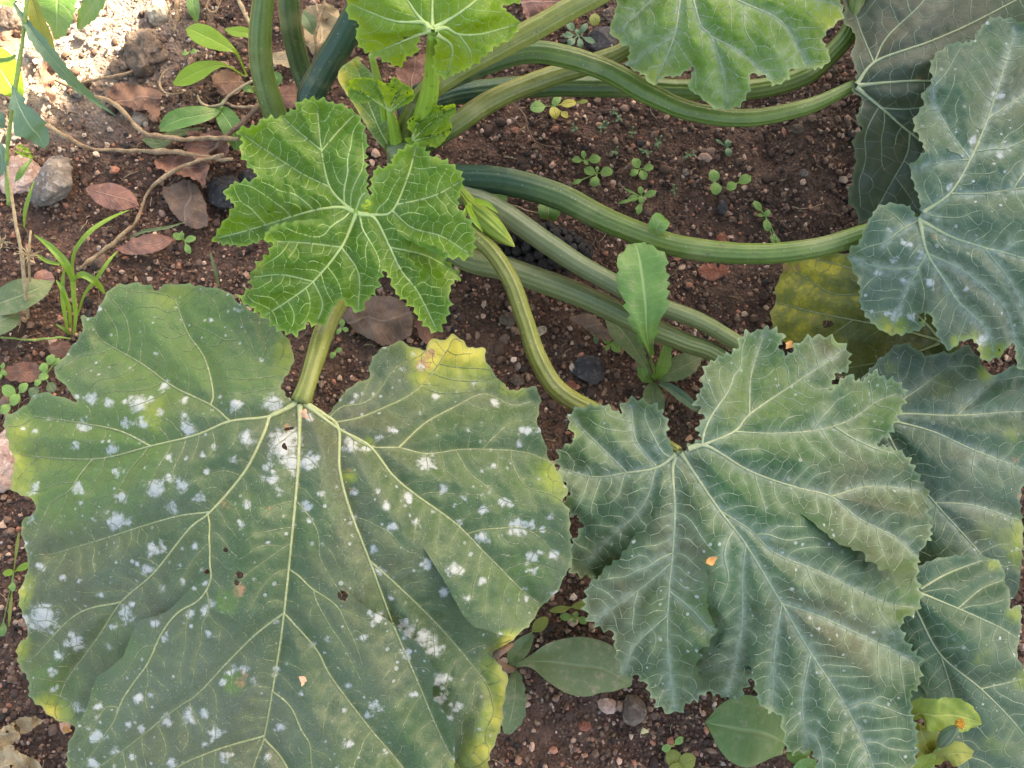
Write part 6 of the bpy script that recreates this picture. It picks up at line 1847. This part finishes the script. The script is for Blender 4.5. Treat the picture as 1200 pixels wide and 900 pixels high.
seedling('upright string of small leaves left of the slate leaf', (897, 253), [(888, 241, 7, 4.5), (899, 250, 5, 3.5), (899, 264, 7, 5), (891, 252, 3.5, 2.5), (906, 280, 5, 3.5), (912, 282, 4, 2.5)], W_SEED)
seedling('yellowing seedling beneath the low dark stalk', (648, 124), [(630, 125, 9, 8, W_SEED), (650, 132, 7.5, 6.5, W_YEL), (666, 121, 9, 5.5, W_YEL), (662, 134, 5, 4.5, W_YEL), (652, 118, 8, 5, W_SEED), (683, 119, 6, 3, W_OLIVE)], W_SEED, .012)
seedling('small seedling left of the toothed weed', (714, 403), [(711, 397, 7, 5.5), (722, 408, 6.5, 5), (712, 407, 4, 3), (720, 402, 4, 3)], W_SEED)
seedling('dull two leaved seedling beside the straight stalk', (696, 393), [(694, 388, 5, 3), (698, 399, 4, 3)], W_TEAL, .008)
seedling('cluster of round leaves at the left rim of the big leaf', (52, 441), [(59, 421, 6.5, 5.5), (51, 431, 6, 5.5), (51, 441, 6, 5), (60, 454, 6.5, 6, W_DULL), (39, 459, 7, 6.5, W_DULL), (44, 448, 5, 4), (66, 423, 5, 4)], W_SEED, .022)
seedling('round leaved seedling at the left edge', (20, 464), [(27, 454, 7, 5.5), (10, 458, 9, 7), (17, 468, 8, 6.5), (6, 479, 7, 6)], W_SEED, .016)
seedling('tiny green sprig cut by the left edge', (2, 433), [(3, 429, 4, 3), (5, 437, 4, 3), (0, 441, 3, 3)], W_SEED, .01)
seedling('seedling with two bright leaves at the bottom', (789, 874), [(781, 877, 5.5, 4.5), (796, 868, 6, 4)], W_SEED)
seedling('yellow green leafy weed cut by the bottom edge', (796, 896), [(790, 889, 12, 9, W_OLIVE), (806, 892, 10, 9, W_OLIVE), (792, 905, 12, 9, W_OLIVE)], W_OLIVE, .012)
seedling('light green seedling in the gap between the two large leaves', (674, 724), [(663, 723, 7, 4.5), (675, 720, 4, 3), (683, 727, 5.5, 4.5), (673, 727, 3, 2.5)], W_SEED)
seedling('olive weed strips at the top of the gap between the large leaves', (668, 712), [(656, 714, 12, 4), (680, 709, 10, 4.5)], W_OLIVE, .016)
seedling('olive weed leaf under the lower rim of the big leaf', (622, 742), [(633, 732, 12, 7)], W_OLIVE, .02)
seedling('tiny sprig beside the striped stalk of the big leaf', (400, 384), [(401, 378, 5, 3.5), (397, 388, 4, 3), (405, 386, 3.5, 3)], W_SEED, .012)
seedling('two leaved seedling below the striped stalk', (393, 412), [(390, 416, 4.5, 3.5), (397, 410, 4, 3)], W_SEED, .01)
seedling('three leaved seedling right of the pointed dead leaf', (216, 282), [(208, 277, 6, 4.5), (223, 280, 7, 4.5), (220, 292, 6, 4), (213, 275, 3.5, 3)], W_SEED, .01)
seedling('grey green seedling rosette left of the silvered leaf', (678, 41), [(669, 31, 6, 5), (666, 41, 6, 4.5), (669, 49, 5.5, 5), (684, 33, 7, 4), (691, 47, 7, 4), (680, 51, 6, 4), (677, 38, 4, 3)], W_TEAL, .016)
seedling('single round yellow green leaf left of the silvered leaf', (697, 28), [(697, 23, 7.5, 7, W_OLIVE)], W_OLIVE, .018)
seedling('tiny green sprig between the oval lime leaves', (222, 61), [(217, 62, 4, 3.5), (227, 60, 4, 3.5)], W_SEED, .008)
seedling('thin stemmed weed at the lower left rim of the big leaf', (16, 670), [(28, 664, 10, 4, W_LIME), (10, 671, 7, 4, W_LIME), (14, 688, 5, 4.5), (20, 640, 16, 2, W_OLIVE), (12, 715, 20, 2, W_OLIVE), (2, 738, 8, 6, W_GREEN)], W_SEED, .02)
TINY = [((719, 131), 'tiny teal sprig nearest the swerving stalk'), ((727, 139), 'tiny teal sprig just right of the topmost one'), ((741, 155), 'tiny teal sprig above the clover like seedling'), ((771, 168), 'tallest tiny teal sprig left of the white pebble'),
        ((758, 178), 'tiny teal sprig touching the clover like seedling'), ((720, 178), 'tiny grey sprig right of the four leaved seedling'), ((706, 149), 'faint tiny sprig above the four leaved seedling'), ((673, 152), 'lone tiny sprig under the low dark stalk'),
        ((807, 181), 'tiny teal sprig left of the white pink pebble'), ((790, 222), 'wispy tiny sprig right of the sprawling seedling')]
for k, (c, lab) in enumerate(TINY):
    rg = np.random.default_rng(200 + k)
    lv = []
    a0 = rg.uniform(0, 6.28)
    for j in range(int(rg.integers(3, 6))):
        d = (j - 1.5) * rg.uniform(2.4, 3.6); e = (-1) ** j * rg.uniform(1.2, 2.6)
        lv.append((c[0] + d * math.cos(a0) - e * math.sin(a0), c[1] + d * math.sin(a0) + e * math.cos(a0), rg.uniform(1.5, 3.0), rg.uniform(1.1, 2.2)))
    seedling(lab, c, lv, W_TEAL, .007, 'tiny sprigs on the bare soil')
